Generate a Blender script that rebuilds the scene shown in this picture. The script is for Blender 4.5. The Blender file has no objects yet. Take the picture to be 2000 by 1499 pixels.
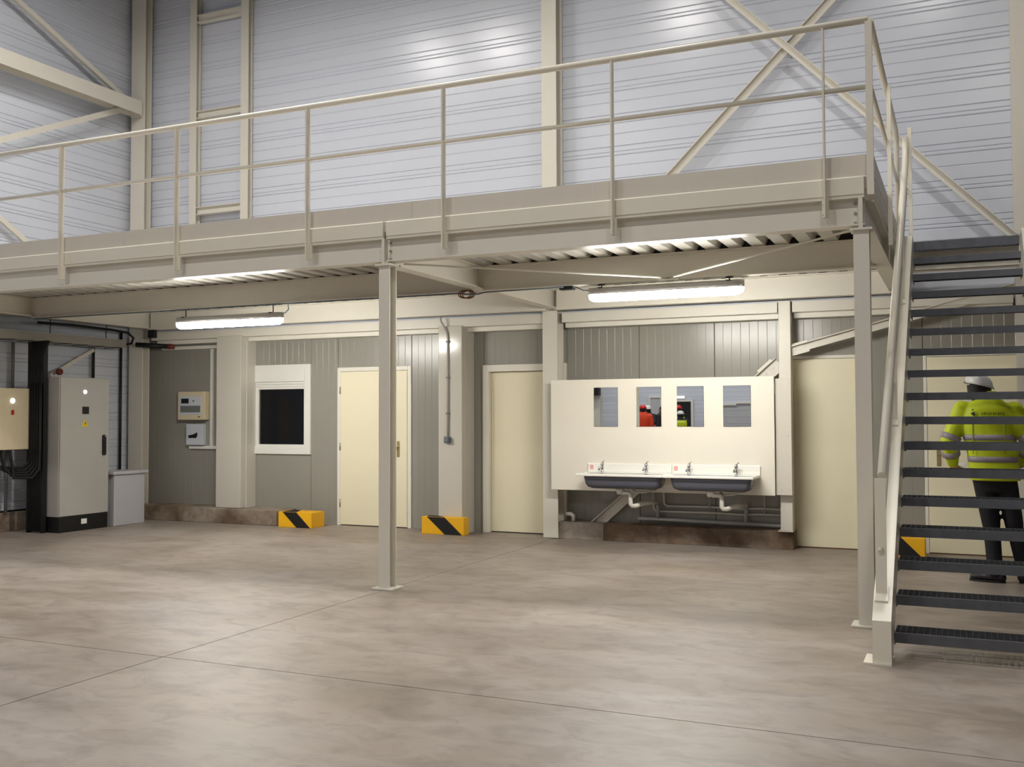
import bpy, bmesh, math, random
from mathutils import Vector, Matrix
R_ = random.Random(7)
scene = bpy.context.scene
COL = scene.collection
PI = math.pi

# ------------------------------------------------------------------ camera
YAW, PITCH, ROLL, EYE = 0.42161, 0.033503, -0.003225, 1.45
cd = bpy.data.cameras.new('camera'); cd.sensor_width = 36.0; cd.sensor_fit = 'HORIZONTAL'
cd.lens = 36.0 * 1962.4 / 2000.0; cd.clip_start = 0.05; cd.clip_end = 200
cam = bpy.data.objects.new('camera', cd); COL.objects.link(cam)
fw = Vector((-math.sin(YAW)*math.cos(PITCH), math.cos(YAW)*math.cos(PITCH), math.sin(PITCH)))
rt = Vector((math.cos(YAW), math.sin(YAW), 0)); up = rt.cross(fw)
r2 = rt*math.cos(ROLL) + up*math.sin(ROLL); u2 = up*math.cos(ROLL) - rt*math.sin(ROLL)
M = Matrix((r2, u2, -fw)).transposed().to_4x4(); M.translation = Vector((0, 0, EYE))
cam.matrix_world = M
scene.camera = cam

# ------------------------------------------------------------------ world, exposure
w = bpy.data.worlds.new('world'); scene.world = w; w.use_nodes = True
w.node_tree.nodes['Background'].inputs[0].default_value = (0.02, 0.022, 0.028, 1)
w.node_tree.nodes['Background'].inputs[1].default_value = 0.3
vs = scene.view_settings
vs.view_transform = 'Standard'; vs.look = 'None'; vs.gamma = 1.0; vs.use_curve_mapping = False
vs.exposure = 0.16
HIGHBAY = 200.0      # emitted radiance of each high-bay lens
TUBE = 106.0          # emitted radiance of each tube diffuser

# ------------------------------------------------------------------ materials
def lin(c): 
    c /= 255.0
    return c/12.92 if c <= 0.04045 else ((c+0.055)/1.055)**2.4
def rgb(r, g, b): return (lin(r), lin(g), lin(b), 1)
MATS = {}
def mat(name, col, rough=0.5, metal=0.0, var=0.05, scale=6.0, bump=0.0, bscale=60.0, emit=None, estr=0.0, spec=0.5):
    m = bpy.data.materials.new(name); m.use_nodes = True; nt = m.node_tree; N = nt.nodes; L = nt.links
    b = N['Principled BSDF']; b.inputs['Roughness'].default_value = rough; b.inputs['Metallic'].default_value = metal
    b.inputs['Specular IOR Level'].default_value = spec
    geo = N.new('ShaderNodeNewGeometry')
    nz = N.new('ShaderNodeTexNoise'); nz.inputs['Scale'].default_value = scale; nz.inputs['Detail'].default_value = 3
    L.new(geo.outputs['Position'], nz.inputs['Vector'])
    mx = N.new('ShaderNodeMix'); mx.data_type = 'RGBA'
    mx.inputs[6].default_value = tuple(c*(1-var) for c in col[:3]) + (1,)
    mx.inputs[7].default_value = tuple(min(1, c*(1+var)) for c in col[:3]) + (1,)
    L.new(nz.outputs['Fac'], mx.inputs[0]); L.new(mx.outputs[2], b.inputs['Base Color'])
    if bump:
        n2 = N.new('ShaderNodeTexNoise'); n2.inputs['Scale'].default_value = bscale
        L.new(geo.outputs['Position'], n2.inputs['Vector'])
        bp = N.new('ShaderNodeBump'); bp.inputs['Strength'].default_value = bump; bp.inputs['Distance'].default_value = 0.01
        L.new(n2.outputs['Fac'], bp.inputs['Height']); L.new(bp.outputs['Normal'], b.inputs['Normal'])
    if emit:
        b.inputs['Emission Color'].default_value = emit; b.inputs['Emission Strength'].default_value = estr
    MATS[name] = m
    return m
mat('cream_steel', rgb(221, 216, 203), 0.38, var=0.03)
mat('deck_zinc', rgb(188, 185, 175), 0.45, var=0.05)
mat('white_rail', rgb(228, 222, 206), 0.32, var=0.03)
mat('edge_steel', rgb(214, 207, 194), 0.42, var=0.03)
mat('cladding', rgb(212, 216, 226), 0.24, var=0.02, scale=2)
mat('grey_panel', rgb(152, 149, 140), 0.24, var=0.03, scale=3)
mat('box_column', rgb(206, 202, 190), 0.14, var=0.02)
mat('door_cream', rgb(238, 230, 200), 0.45, var=0.02)
mat('frame_white', rgb(232, 228, 216), 0.40, var=0.02)
mat('upvc', rgb(235, 234, 228), 0.32, var=0.02)
mat('glass_dark', rgb(16, 18, 24), 0.05, var=0.05)
mat('room_dark', rgb(34, 36, 42), 0.8, var=0.1)
mat('black', rgb(14, 14, 15), 0.5, var=0.1)
mat('black_rubber', rgb(20, 20, 21), 0.7, var=0.1)
mat('cabinet_grey', rgb(176, 174, 168), 0.42, var=0.03, bump=0.05, bscale=300)
mat('box_cream', rgb(222, 208, 176), 0.42, var=0.03)
mat('pedestal_grey', rgb(186, 186, 190), 0.5, var=0.03)
mat('yellow', rgb(244, 184, 18), 0.5, var=0.06, scale=14)
mat('block_black', rgb(16, 15, 14), 0.55, var=0.2)
mat('galvanised', rgb(100, 102, 108), 0.5, metal=0.5, var=0.22, scale=18)
mat('galv_dark', rgb(78, 80, 86), 0.5, metal=0.6, var=0.2, scale=20)
mat('tray_steel', rgb(150, 146, 138), 0.5, metal=0.3, var=0.1)
mat('steel', rgb(190, 190, 188), 0.25, metal=0.9, var=0.05)
mat('chrome', rgb(225, 225, 228), 0.12, metal=1.0, var=0.02)
mat('brass', rgb(186, 168, 120), 0.3, metal=0.8, var=0.05)
mat('mirror', rgb(232, 236, 238), 0.01, metal=1.0, var=0.0)
mat('white_board', rgb(242, 236, 221), 0.34, var=0.015)
mat('sink_white', rgb(250, 248, 240), 0.25, var=0.01)
mat('basin_grey', rgb(92, 94, 106), 0.22, var=0.05)
mat('pvc_white', rgb(226, 222, 212), 0.4, var=0.03)
mat('pvc_grey', rgb(176, 174, 170), 0.45, var=0.05)
mat('pipe_grey', rgb(112, 112, 114), 0.5, var=0.05)
mat('plastic_grey', rgb(92, 104, 114), 0.45, var=0.05)
mat('red', rgb(196, 30, 24), 0.4, var=0.05)
mat('dull_red', rgb(110, 40, 36), 0.5, var=0.08)
mat('pink', rgb(238, 178, 170), 0.5, var=0.03)
mat('sign_yellow', rgb(226, 196, 30), 0.5, var=0.03)
mat('ceiling_grey', rgb(92, 94, 98), 0.7, var=0.05)
mat('fire_face', rgb(206, 212, 220), 0.4, var=0.03)
mat('fire_slot', rgb(112, 118, 112), 0.5, var=0.05)
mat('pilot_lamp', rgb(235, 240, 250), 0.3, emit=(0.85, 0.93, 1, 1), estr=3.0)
mat('blue_glint_glow', rgb(90, 90, 240), 0.3, emit=(0.25, 0.25, 1, 1), estr=2.5)  # blue glow standing in for a reflection in the office window
mat('tube_lens', rgb(255, 250, 240), 0.4, emit=(1.0, 0.965, 0.90, 1), estr=TUBE)
mat('highbay_lens', rgb(255, 255, 255), 0.4, emit=(1.0, 0.965, 0.92, 1), estr=HIGHBAY)
mat('exit_lens', rgb(255, 255, 255), 0.4, emit=(0.95, 1, 0.97, 1), estr=2.5)
mat('hivis', rgb(196, 212, 18), 0.55, var=0.06, scale=20, bump=0.25, bscale=14)
mat('reflective', rgb(150, 142, 150), 0.4, var=0.08)
mat('hivis_seam', rgb(150, 168, 22), 0.6, var=0.05)
mat('print_dark', rgb(34, 44, 14), 0.6, var=0.1)
mat('navy_trousers', rgb(20, 20, 26), 0.8, var=0.15, bump=0.2, bscale=25)
mat('shoe_black', rgb(18, 14, 14), 0.45, var=0.1)
mat('skin', rgb(196, 142, 116), 0.5, var=0.06)
mat('hair_dark', rgb(20, 17, 15), 0.7, var=0.1)
mat('helmet_white', rgb(232, 232, 230), 0.3, var=0.02)
mat('helmet_red', rgb(206, 34, 26), 0.3, var=0.03)
mat('jacket_orange', rgb(226, 66, 22), 0.6, var=0.06)
mat('jacket_black', rgb(20, 20, 24), 0.7, var=0.1)
mat('paper', rgb(236, 234, 228), 0.7, var=0.02)
mat('joint_dark', rgb(70, 64, 58), 0.9, var=0.1)
mat('brown_strip', rgb(120, 74, 40), 0.6, var=0.1)

MATS['glass_dark'].node_tree.nodes['Principled BSDF'].inputs['Alpha'].default_value = 0.55
def concrete(name, c0, c1, c2, rough, s_big, stain=None, streak=1.0):
    m = bpy.data.materials.new(name); m.use_nodes = True; nt = m.node_tree; N = nt.nodes; L = nt.links
    b = N['Principled BSDF']
    geo = N.new('ShaderNodeNewGeometry')
    mp = N.new('ShaderNodeMapping'); mp.inputs['Scale'].default_value = (1.0, streak, 1.0)
    mp.inputs['Rotation'].default_value = (0, 0, 0.25)
    L.new(geo.outputs['Position'], mp.inputs['Vector'])
    def noise(s, d, dist=0.0):
        n = N.new('ShaderNodeTexNoise'); n.inputs['Scale'].default_value = s; n.inputs['Detail'].default_value = d
        n.inputs['Distortion'].default_value = dist; n.inputs['Roughness'].default_value = 0.62
        L.new(mp.outputs['Vector'], n.inputs['Vector']); return n
    n1 = noise(s_big, 8, 0.4); n2 = noise(s_big*4.5, 6, 0.8); n3 = noise(s_big*0.45, 3)
    r = N.new('ShaderNodeValToRGB'); e = r.color_ramp.elements
    e[0].position = 0.34; e[0].color = c0; e[1].position = 0.66; e[1].color = c2
    x = e.new(0.5); x.color = c1
    L.new(n1.outputs['Fac'], r.inputs['Fac'])
    r2 = N.new('ShaderNodeValToRGB'); e = r2.color_ramp.elements
    e[0].position = 0.34; e[0].color = (0.70, 0.685, 0.67, 1); e[1].position = 0.54; e[1].color = (1, 1, 1, 1)
    L.new(n2.outputs['Fac'], r2.inputs['Fac'])
    mx = N.new('ShaderNodeMix'); mx.data_type = 'RGBA'; mx.blend_type = 'MULTIPLY'; mx.inputs[0].default_value = 0.75
    L.new(r.outputs['Color'], mx.inputs[6]); L.new(r2.outputs['Color'], mx.inputs[7])
    r3 = N.new('ShaderNodeValToRGB'); e = r3.color_ramp.elements
    e[0].position = 0.38; e[0].color = stain or (1.0, 0.965, 0.92, 1); e[1].position = 0.62; e[1].color = (0.97, 0.97, 1.0, 1)
    L.new(n3.outputs['Fac'], r3.inputs['Fac'])
    m2 = N.new('ShaderNodeMix'); m2.data_type = 'RGBA'; m2.blend_type = 'MULTIPLY'; m2.inputs[0].default_value = 1.0
    L.new(mx.outputs[2], m2.inputs[6]); L.new(r3.outputs['Color'], m2.inputs[7])
    L.new(m2.outputs[2], b.inputs['Base Color'])
    mr = N.new('ShaderNodeMapRange'); mr.inputs[3].default_value = rough-0.1; mr.inputs[4].default_value = rough+0.12
    L.new(n1.outputs['Fac'], mr.inputs[0]); L.new(mr.outputs[0], b.inputs['Roughness'])
    bp = N.new('ShaderNodeBump'); bp.inputs['Strength'].default_value = 0.12; bp.inputs['Distance'].default_value = 0.01
    L.new(n2.outputs['Fac'], bp.inputs['Height']); L.new(bp.outputs['Normal'], b.inputs['Normal'])
    MATS[name] = m
concrete('floor_concrete', rgb(134, 124, 113), rgb(150, 140, 130), rgb(162, 154, 146), 0.46, 0.8, streak=1.7)
concrete('plinth_concrete', rgb(112, 92, 74), rgb(152, 138, 122), rgb(178, 168, 154), 0.8, 2.2, stain=(0.80, 0.72, 0.62, 1))
concrete('plinth_stained', rgb(98, 80, 64), rgb(130, 112, 96), rgb(160, 148, 132), 0.8, 2.6, stain=(0.80, 0.68, 0.56, 1))
concrete('plinth_pale', rgb(142, 130, 118), rgb(164, 154, 142), rgb(182, 174, 164), 0.8, 2.6, stain=(0.86, 0.78, 0.70, 1))

# ------------------------------------------------------------------ mesh helpers
WLOC = {}     # object name -> world location of its origin
LOCAL = set() # parents whose children are given in local coordinates
class MB:
    def __init__(s): s.v = []; s.f = []; s.sm = []
    def add(s, vs, fs, smooth=False):
        o = len(s.v); s.v += [tuple(v) for v in vs]; s.f += [tuple(i+o for i in f) for f in fs]; s.sm += [smooth]*len(fs); return s
    def box(s, x0, x1, y0, y1, z0, z1):
        return s.add([(x0,y0,z0),(x1,y0,z0),(x1,y1,z0),(x0,y1,z0),(x0,y0,z1),(x1,y0,z1),(x1,y1,z1),(x0,y1,z1)],
                     [(0,3,2,1),(4,5,6,7),(0,1,5,4),(1,2,6,5),(2,3,7,6),(3,0,4,7)])
    def prism(s, poly, axis, a, b, smooth=False):
        def P(p, t):
            return {'x': (t, p[0], p[1]), 'y': (p[0], t, p[1]), 'z': (p[0], p[1], t)}[axis]
        n = len(poly)
        vs = [P(p, a) for p in poly] + [P(p, b) for p in poly]
        s.add(vs, [tuple(range(n))[::-1], tuple(range(n, 2*n))])
        o = len(s.v)-2*n
        for i in range(n):
            j = (i+1) % n; s.f.append((o+i, o+j, o+n+j, o+n+i)); s.sm.append(smooth)
        return s
    def frame(s, p0, p1, up=(0, 0, 1)):
        d = (Vector(p1)-Vector(p0)); L = d.length; d.normalize()
        u = Vector(up)
        if abs(u.dot(d)) > 0.98: u = Vector((0, 1, 0))
        x = d.cross(u).normalized(); u = x.cross(d).normalized()
        return d, x, u, L
    def bar(s, p0, p1, w, h, up=(0, 0, 1)):
        d, x, u, L = s.frame(p0, p1, up); p0 = Vector(p0); p1 = Vector(p1)
        vs = []
        for p in (p0, p1):
            for a, b in ((-1,-1),(1,-1),(1,1),(-1,1)): vs.append(p + x*(a*w/2) + u*(b*h/2))
        return s.add(vs, [(0,3,2,1),(4,5,6,7),(0,1,5,4),(1,2,6,5),(2,3,7,6),(3,0,4,7)])
    def ibeam(s, p0, p1, w, h, tw=0.008, tf=0.012, up=(0, 0, 1)):
        d, x, u, L = s.frame(p0, p1, up); p0 = Vector(p0); p1 = Vector(p1)
        a, b, c = w/2, h/2, tw/2
        pr = [(-a,-b),(a,-b),(a,-b+tf),(c,-b+tf),(c,b-tf),(a,b-tf),(a,b),(-a,b),(-a,b-tf),(-c,b-tf),(-c,-b+tf),(-a,-b+tf)]
        n = len(pr); vs = [p + x*q[0] + u*q[1] for p in (p0, p1) for q in pr]
        fs = [(i, (i+1) % n, n+(i+1) % n, n+i) for i in range(n)]
        for k in (0, n): fs += [(k+0,k+1,k+2,k+11),(k+3,k+4,k+9,k+10),(k+8,k+5,k+6,k+7)]
        return s.add(vs, fs)
    def tube(s, pts, r, n=10, cap=True):
        pts = [Vector(p) for p in pts]; rs = r if isinstance(r, (list, tuple)) else [r]*len(pts)
        o = len(s.v); ref = None; N = len(pts)
        for i, p in enumerate(pts):
            if i == 0: d = pts[1]-p
            elif i == N-1: d = p-pts[i-1]
            else: d = (pts[i+1]-p).normalized() + (p-pts[i-1]).normalized()
            d.normalize()
            if ref is None:
                ref = Vector((0, 0, 1)) if abs(d.z) < 0.9 else Vector((1, 0, 0))
            x = d.cross(ref).normalized(); ref = x.cross(d).normalized()
            for k in range(n):
                a = 2*PI*k/n; s.v.append(tuple(p + (x*math.cos(a) + ref*math.sin(a))*rs[i]))
        for i in range(N-1):
            for k in range(n):
                j = (k+1) % n; s.f.append((o+i*n+k, o+i*n+j, o+(i+1)*n+j, o+(i+1)*n+k)); s.sm.append(True)
        if cap:
            s.f.append(tuple(o+k for k in range(n))[::-1]); s.sm.append(False)
            s.f.append(tuple(o+(N-1)*n+k for k in range(n))); s.sm.append(False)
        return s
    def rings(s, rings, cap=True, smooth=True):
        n = len(rings[0]); o = len(s.v)
        for r in rings: s.v += [tuple(p) for p in r]
        for i in range(len(rings)-1):
            for k in range(n):
                j = (k+1) % n; s.f.append((o+i*n+k, o+i*n+j, o+(i+1)*n+j, o+(i+1)*n+k)); s.sm.append(smooth)
        if cap:
            s.f.append(tuple(o+k for k in range(n))[::-1]); s.sm.append(False)
            e = o+(len(rings)-1)*n; s.f.append(tuple(e+k for k in range(n))); s.sm.append(False)
        return s
    def lathe(s, prof, c=(0, 0, 0), n=24, axis='z', cap=True):
        R = []
        for r, h in prof:
            q = []
            for k in range(n):
                a = 2*PI*k/n; ca, sa = r*math.cos(a), r*math.sin(a)
                q.append({'z': (c[0]+ca, c[1]+sa, c[2]+h), 'y': (c[0]+ca, c[1]+h, c[2]+sa), 'x': (c[0]+h, c[1]+ca, c[2]+sa)}[axis])
            R.append(q)
        return s.rings(R, cap)
    def ellipsoid(s, c, rx, ry, rz, n=16, m=10):
        R = []
        for i in range(m+1):
            t = PI*(i/m) ; t = min(max(t, 0.02), PI-0.02)
            R.append([(c[0]+rx*math.sin(t)*math.cos(2*PI*k/n), c[1]+ry*math.sin(t)*math.sin(2*PI*k/n), c[2]-rz*math.cos(t)) for k in range(n)])
        return s.rings(R)
    def mesh(s, name, mats):
        me = bpy.data.meshes.new(name); me.from_pydata(s.v, [], s.f)
        for m_ in (mats if isinstance(mats, (list, tuple)) else [mats]): me.materials.append(MATS[m_])
        bm = bmesh.new(); bm.from_mesh(me)
        bmesh.ops.recalc_face_normals(bm, faces=bm.faces); bm.to_mesh(me); bm.free()
        me.polygons.foreach_set('use_smooth', s.sm); me.update()
        return me
    def build(s, name, m_, parent=None, bevel=0.0, seg=2, kind=None, label=None):
        xs = [v[0] for v in s.v]; ys = [v[1] for v in s.v]; zs = [v[2] for v in s.v]
        c = Vector(((min(xs)+max(xs))/2, (min(ys)+max(ys))/2, min(zs)))
        s.v = [(v[0]-c.x, v[1]-c.y, v[2]-c.z) for v in s.v]
        o = bpy.data.objects.new(name, s.mesh(name, m_)); COL.objects.link(o)
        WLOC[o.name] = c
        if parent is not None:
            o.parent = parent
            o.location = c - (Vector((0, 0, 0)) if parent.name in LOCAL else WLOC[parent.name])
            if parent.name in LOCAL:
                LOCAL.add(o.name + '/'); 
        else: o.location = c
        if bevel:
            b = o.modifiers.new('bevel', 'BEVEL'); b.width = bevel; b.segments = seg; b.limit_method = 'ANGLE'; b.angle_limit = 0.7
        if kind: o['kind'] = kind
        if label: o['label'] = label
        return o
def tag(o, label=None, cat=None, group=None, kind=None):
    if label: o['label'] = label
    if cat: o['category'] = cat
    if group: o['group'] = group
    if kind: o['kind'] = kind
    return o
def thing(name, loc, label=None, cat=None, group=None, kind=None, rotz=0.0, local=False):
    o = bpy.data.objects.new(name, None); COL.objects.link(o); o.location = loc; o.rotation_euler[2] = rotz
    o.empty_display_size = 0.1
    WLOC[o.name] = Vector(loc)
    if local: LOCAL.add(o.name)
    return tag(o, label, cat, group, kind)
def inst(name, me, parent, loc):
    o = bpy.data.objects.new(name, me); COL.objects.link(o); o.parent = parent
    o.location = Vector(loc) - WLOC[parent.name]; WLOC[o.name] = Vector(loc)
    return o
def rrect(w, h, r, n=5):
    pts = []
    for cx, cy, a0 in ((w/2-r, h/2-r, 0), (-w/2+r, h/2-r, PI/2), (-w/2+r, -h/2+r, PI), (w/2-r, -h/2+r, 1.5*PI)):
        for i in range(n+1):
            a = a0 + PI/2*i/n; pts.append((cx+r*math.cos(a), cy+r*math.sin(a)))
    return pts

# ================================================================== THE SETTING
XL, XR, YB, YF, ZC = -11.30, 12.0, 11.40, -9.5, 9.6
# floor: base and slabs with saw-cut joints between
fl = MB().box(XL-0.3, XR+0.3, YF-0.3, 12.6, -0.30, -0.02).build('floor', 'joint_dark'); fl['kind'] = 'structure'
gx = [XL-0.3, -4.46, 0.9, 6.3, XR+0.3]; gy = [YF-0.3, -4.2, 0.25, 4.75, 12.6]; g = 0.004
for i in range(4):
    for j in range(4):
        MB().box(gx[i]+g, gx[i+1]-g, gy[j]+g, gy[j+1]-g, -0.02, 0.0).build('slab', 'floor_concrete', fl)
# ceiling
ce = MB().box(XL-0.3, XR+0.3, YF-0.3, 12.6, ZC, ZC+0.2).build('ceiling', 'ceiling_grey'); ce['kind'] = 'structure'
# liner-tray profile: (height, depth into the room)
PER = 0.388
def vg(z, d=0.011, hw=0.009): return [(z-hw, 0.0), (z, -d), (z+hw, 0.0)]
PROF = [(0.0, -0.010)] + [(0.010, 0.0)] + vg(0.043, 0.009) + vg(0.108, 0.011) + vg(0.258, 0.008) + [(PER-0.010, 0.0), (PER-0.001, -0.010)]
def tray_mesh(L, axis, sgn):
    # axis: direction the tray runs; sgn: sign of the room-side normal on the other axis
    poly = [(sgn*d, z) for z, d in PROF] + [(-sgn*0.03, PER-0.001), (-sgn*0.03, 0.0)]
    mb = MB()
    n = len(poly)
    if axis == 'x': mb.prism(poly, 'x', 0, L)
    else: mb.prism(poly, 'y', 0, L)
    return mb.mesh('cladding_tray', 'cladding')
def tray_wall(name, backing, L, axis, sgn, x, y, z0, z1):
    wl = backing.build(name, 'room_dark'); wl['kind'] = 'structure'
    me = tray_mesh(L, axis, sgn); z = z0
    while z < z1-0.2:
        inst('cladding_tray', me, wl, (x, y, z)); z += PER
    return wl
Z0B = 4.236 - 0.043 - 4*PER
tray_wall('wall_back', MB().box(XL, XR, YB+0.031, YB+0.08, 2.65, ZC), XR-XL, 'x', -1, XL, YB, Z0B, ZC)
tray_wall('wall_left', MB().box(XL-0.08, XL-0.031, YF, 12.4, 0.0, ZC), 12.4-YF, 'y', 1, XL, YF, 0.26, ZC)
tray_wall('wall_front', MB().box(XL, XR, YF-0.08, YF-0.031, 0.0, ZC), XR-XL, 'x', 1, XL, YF, 0.02, ZC)
tray_wall('wall_right', MB().box(XR+0.031, XR+0.08, YF, 12.4, 0.0, ZC), 12.4-YF, 'y', -1, XR, YF, 0.02, ZC)

# lower office wall: grey sandwich panels, each its own piece, with openings for doors and window
OW = 11.50
ow = MB().box(XL-0.05, XR, 12.42, 12.5, 0.0, 2.9).build('wall_office', 'room_dark'); ow['kind'] = 'structure'
MB().box(XL, XR, OW+0.08, 12.42, 2.72, 2.78).build('room_ceiling', 'room_dark', ow)
def panel(x0, x1, z0, z1):
    p = [(x0+0.002, OW+0.08), (x0+0.002, OW+0.006), (x0+0.006, OW)]
    x = math.ceil((x0+0.03)/0.1)*0.1
    while x < x1-0.03:
        p += [(x-0.003, OW), (x, OW+0.0014), (x+0.003, OW)]; x += 0.1
    p += [(x1-0.006, OW), (x1-0.002, OW+0.006), (x1-0.002, OW+0.08)]
    MB().prism(p, 'z', z0, z1).build('wall_panel', 'grey_panel', ow)
PT = 2.70
for a, b in ((XL, -10.25), (-10.25, -9.26), (-8.19, -7.75), (-6.60, -6.10), (-6.10, -5.55), (-4.42, -3.5), (-3.5, -2.6), (-2.6, -1.76), (-0.92, -0.38), (0.78, 1.8), (1.8, 2.8), (2.8, 3.8), (3.8, 4.8)):
    panel(a, b, 0.0, PT)
for a, b, z in ((-9.26, -8.19, 2.19), (-7.75, -6.60, 2.13), (-5.55, -4.42, 2.11), (-1.76, -0.92, 2.12), (-0.38, 0.78, 2.11)):
    panel(a, b, z, PT)
panel(-9.26, -8.19, 0.0, 0.945)
panel(4.8, 12.0, 0.0, PT)

# doors
def door(n, x0, x1, zt, leaf_y, jamb, proud, handle=None, hinge=None, strip=None, leafmat='door_cream', y0=OW, lab=None):
    d = thing('door_%d' % n, ((x0+x1)/2, y0, 0), kind='structure')
    if lab: d['label'] = lab
    f = MB(); yb = y0+0.078
    f.box(x0, x0+jamb, y0-proud, yb, 0, zt).box(x1-jamb, x1, y0-proud, yb, 0, zt).box(x0+jamb, x1-jamb, y0-proud, yb, zt-jamb, zt)
    f.build('door_frame', 'frame_white' if leafmat == 'door_cream' else leafmat, d, bevel=0.004)
    lf = MB().box(x0+jamb+0.003, x1-jamb-0.003, leaf_y, leaf_y+0.04, 0.012, zt-jamb-0.004).build('door_leaf', leafmat, d, bevel=0.003)
    MB().box(x0+jamb, x1-jamb, leaf_y+0.01, leaf_y+0.05, 0.0, 0.010).build('door_threshold', strip or 'black', d)
    if handle:
        hx, hz, s = handle
        MB().box(hx-0.02, hx+0.02, leaf_y-0.008, leaf_y, hz-0.13, hz+0.08).build('handle_plate', 'brass', lf, bevel=0.003)
        MB().tube([(hx, leaf_y-0.004, hz), (hx, leaf_y-0.05, hz), (hx+s*0.02, leaf_y-0.055, hz), (hx+s*0.125, leaf_y-0.055, hz)], 0.010, 8).build('handle_lever', 'brass', lf)
    if hinge:
        for z in hinge[1]: MB().tube([(hinge[0], leaf_y-0.008, z-0.05), (hinge[0], leaf_y-0.008, z+0.05)], 0.009, 8).build('hinge', 'steel', d)
    return d
door(1, -7.75, -6.60, 2.13, OW-0.025, 0.055, 0.02, handle=(-6.79, 1.06, -1), hinge=(-7.695, (0.30, 1.06, 1.82)))
door(2, -5.55, -4.42, 2.11, OW+0.03, 0.085, 0.04)
door(3, -1.76, -0.92, 2.12, OW-0.01, 0.035, 0.012, hinge=(-1.735, (0.3, 1.85)), strip='brown_strip')
door(4, -0.38, 0.78, 2.11, OW-0.01, 0.035, 0.012, handle=(-0.24, 1.05, 1), strip='brown_strip')

# window with roller-shutter box
wn = thing('window_1', (-8.725, OW, 0.945), kind='structure')
x0, x1, z0, z1 = -9.262, -8.186, 0.945, 2.192
f = MB(); y = OW-0.03
f.box(x0, x0+0.10, y, OW+0.07, z0, z1).box(x1-0.10, x1, y, OW+0.07, z0, z1).box(x0+0.1, x1-0.1, y, OW+0.07, z0, z0+0.10)
f.box(x0+0.1, x1-0.1, y, OW+0.07, 1.955, z1)
f.build('window_frame', 'upvc', wn, bevel=0.006)
s_ = MB()
for k in range(3): s_.box(x0+0.10, x1-0.10, OW-0.012+0.004*(k % 2), OW+0.03, 1.850+k*0.035, 1.883+k*0.035)
s_.build('shutter_curtain', 'upvc', wn, bevel=0.006)
sa = MB(); a0, a1, b0, b1 = x0+0.10, x1-0.10, z0+0.10, 1.85
sa.box(a0, a0+0.085, OW-0.012, OW+0.05, b0, b1).box(a1-0.02, a1, OW-0.012, OW+0.05, b0, b1).box(a0+0.085, a1-0.02, OW-0.012, OW+0.05, b0, b0+0.035)
sa.build('window_sash', 'upvc', wn, bevel=0.004)
MB().box(a0+0.08, a1-0.015, OW+0.012, OW+0.02, b0+0.03, b1+0.004).build('window_pane', 'glass_dark', wn)

# concrete kerbs
def base(name, b): o = b.build(name, 'plinth_concrete', bevel=0.008); o['kind'] = 'structure'; return o
base('baseboard_corner', MB().box(-11.22, -8.43, 11.05, OW-0.002, 0, 0.20))
base('baseboard_left', MB().box(XL+0.012, XL+0.07, YF+0.1, 11.04, 0, 0.245))
bw = base('baseboard_wash', MB().box(-4.43, -1.71, 11.225, OW-0.002, 0, 0.195))
MB().box(-4.44, -3.86, 11.215, OW-0.003, 0, 0.20).build('kerb_stone', 'plinth_pale', bw, bevel=0.006)
MB().box(-3.857, -1.70, 11.217, OW-0.003, 0, 0.197).build('kerb_stone', 'plinth_stained', bw, bevel=0.006)

# horizontal wall rails above the grey panels
def wall_rail(n, x0, x1):
    t = thing('trim_%d' % n, ((x0+x1)/2, 11.3, 2.55), kind='structure')
    MB().box(x0, x1, 11.21, 11.215, 2.585, 2.70).box(x0, x1, 11.215, 11.38, 2.695, 2.70).box(x0, x1, 11.215, 11.38, 2.585, 2.59).build('rail_channel', 'cream_steel', t)
    MB().box(x0, x1, 11.33, 11.335, 2.53, 2.584).box(x0, x1, 11.335, 11.495, 2.53, 2.535).build('drip_flashing', 'frame_white', t)
wall_rail(1, -10.80, -4.62); wall_rail(2, -4.37, -1.84); wall_rail(3, -1.68, 0.48); wall_rail(4, 0.78, 11.9)
tr = MB().box(-10.80, -9.60, 11.42, 11.495, 2.455, 2.50).build('trim_5', 'frame_white'); tr['kind'] = 'structure'

# ================================================================== BUILDING STEEL
def hcol(name, x, y0, w, d, z0, z1, label, group=None, m='cream_steel', base=True):
    t = thing(name, (x, y0+d/2, z0), label, 'column', group)
    MB().ibeam((x, y0+d/2, z0+0.012), (x, y0+d/2, z1), w, d, 0.009, 0.013, up=(0, 1, 0)).build('shaft', m, t)
    if base: MB().box(x-w/2-0.03, x+w/2+0.03, y0-0.03, y0+d+0.03, z0, z0+0.012).build('base_plate', m, t)
    return t
hcol('steel_column', -11.07, 11.18, 0.26, 0.14, 0.0, 9.3, 'wide cream steel column in the corner of the two clad walls', base=False)
t = hcol('steel_column', -4.51, 11.17, 0.19, 0.21, 0.0, 9.3, 'tall cream steel column beside the framed doorway, wash panel fixed to it', base=False)
hcol('steel_column', 0.61, 11.18, 0.22, 0.20, 0.0, 9.3, 'tall cream steel column behind the top of the staircase', base=False)
t = thing('steel_column', (-1.76, 11.25, 0.2), 'short cream square post standing on the kerb at the wash panel end', 'column')
MB().box(-1.825, -1.695, 11.18, 11.31, 0.212, 2.71).build('shaft', 'cream_steel', t, bevel=0.006)
MB().box(-1.85, -1.69, 11.16, 11.33, 0.2, 0.212).build('base_plate', 'cream_steel', t)
MB().box(-1.853, -1.684, 11.09, 11.178, 0.60, 1.86).build('splice_plate', 'cream_steel', t, bevel=0.004)
for z in (0.66, 1.24, 1.80):
    for x in (-1.80, -1.72): MB().lathe([(0.010, -0.012), (0.010, 0.0)], (x, 11.09, z), 6, 'y').build('bolt', 'cream_steel', t)
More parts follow.
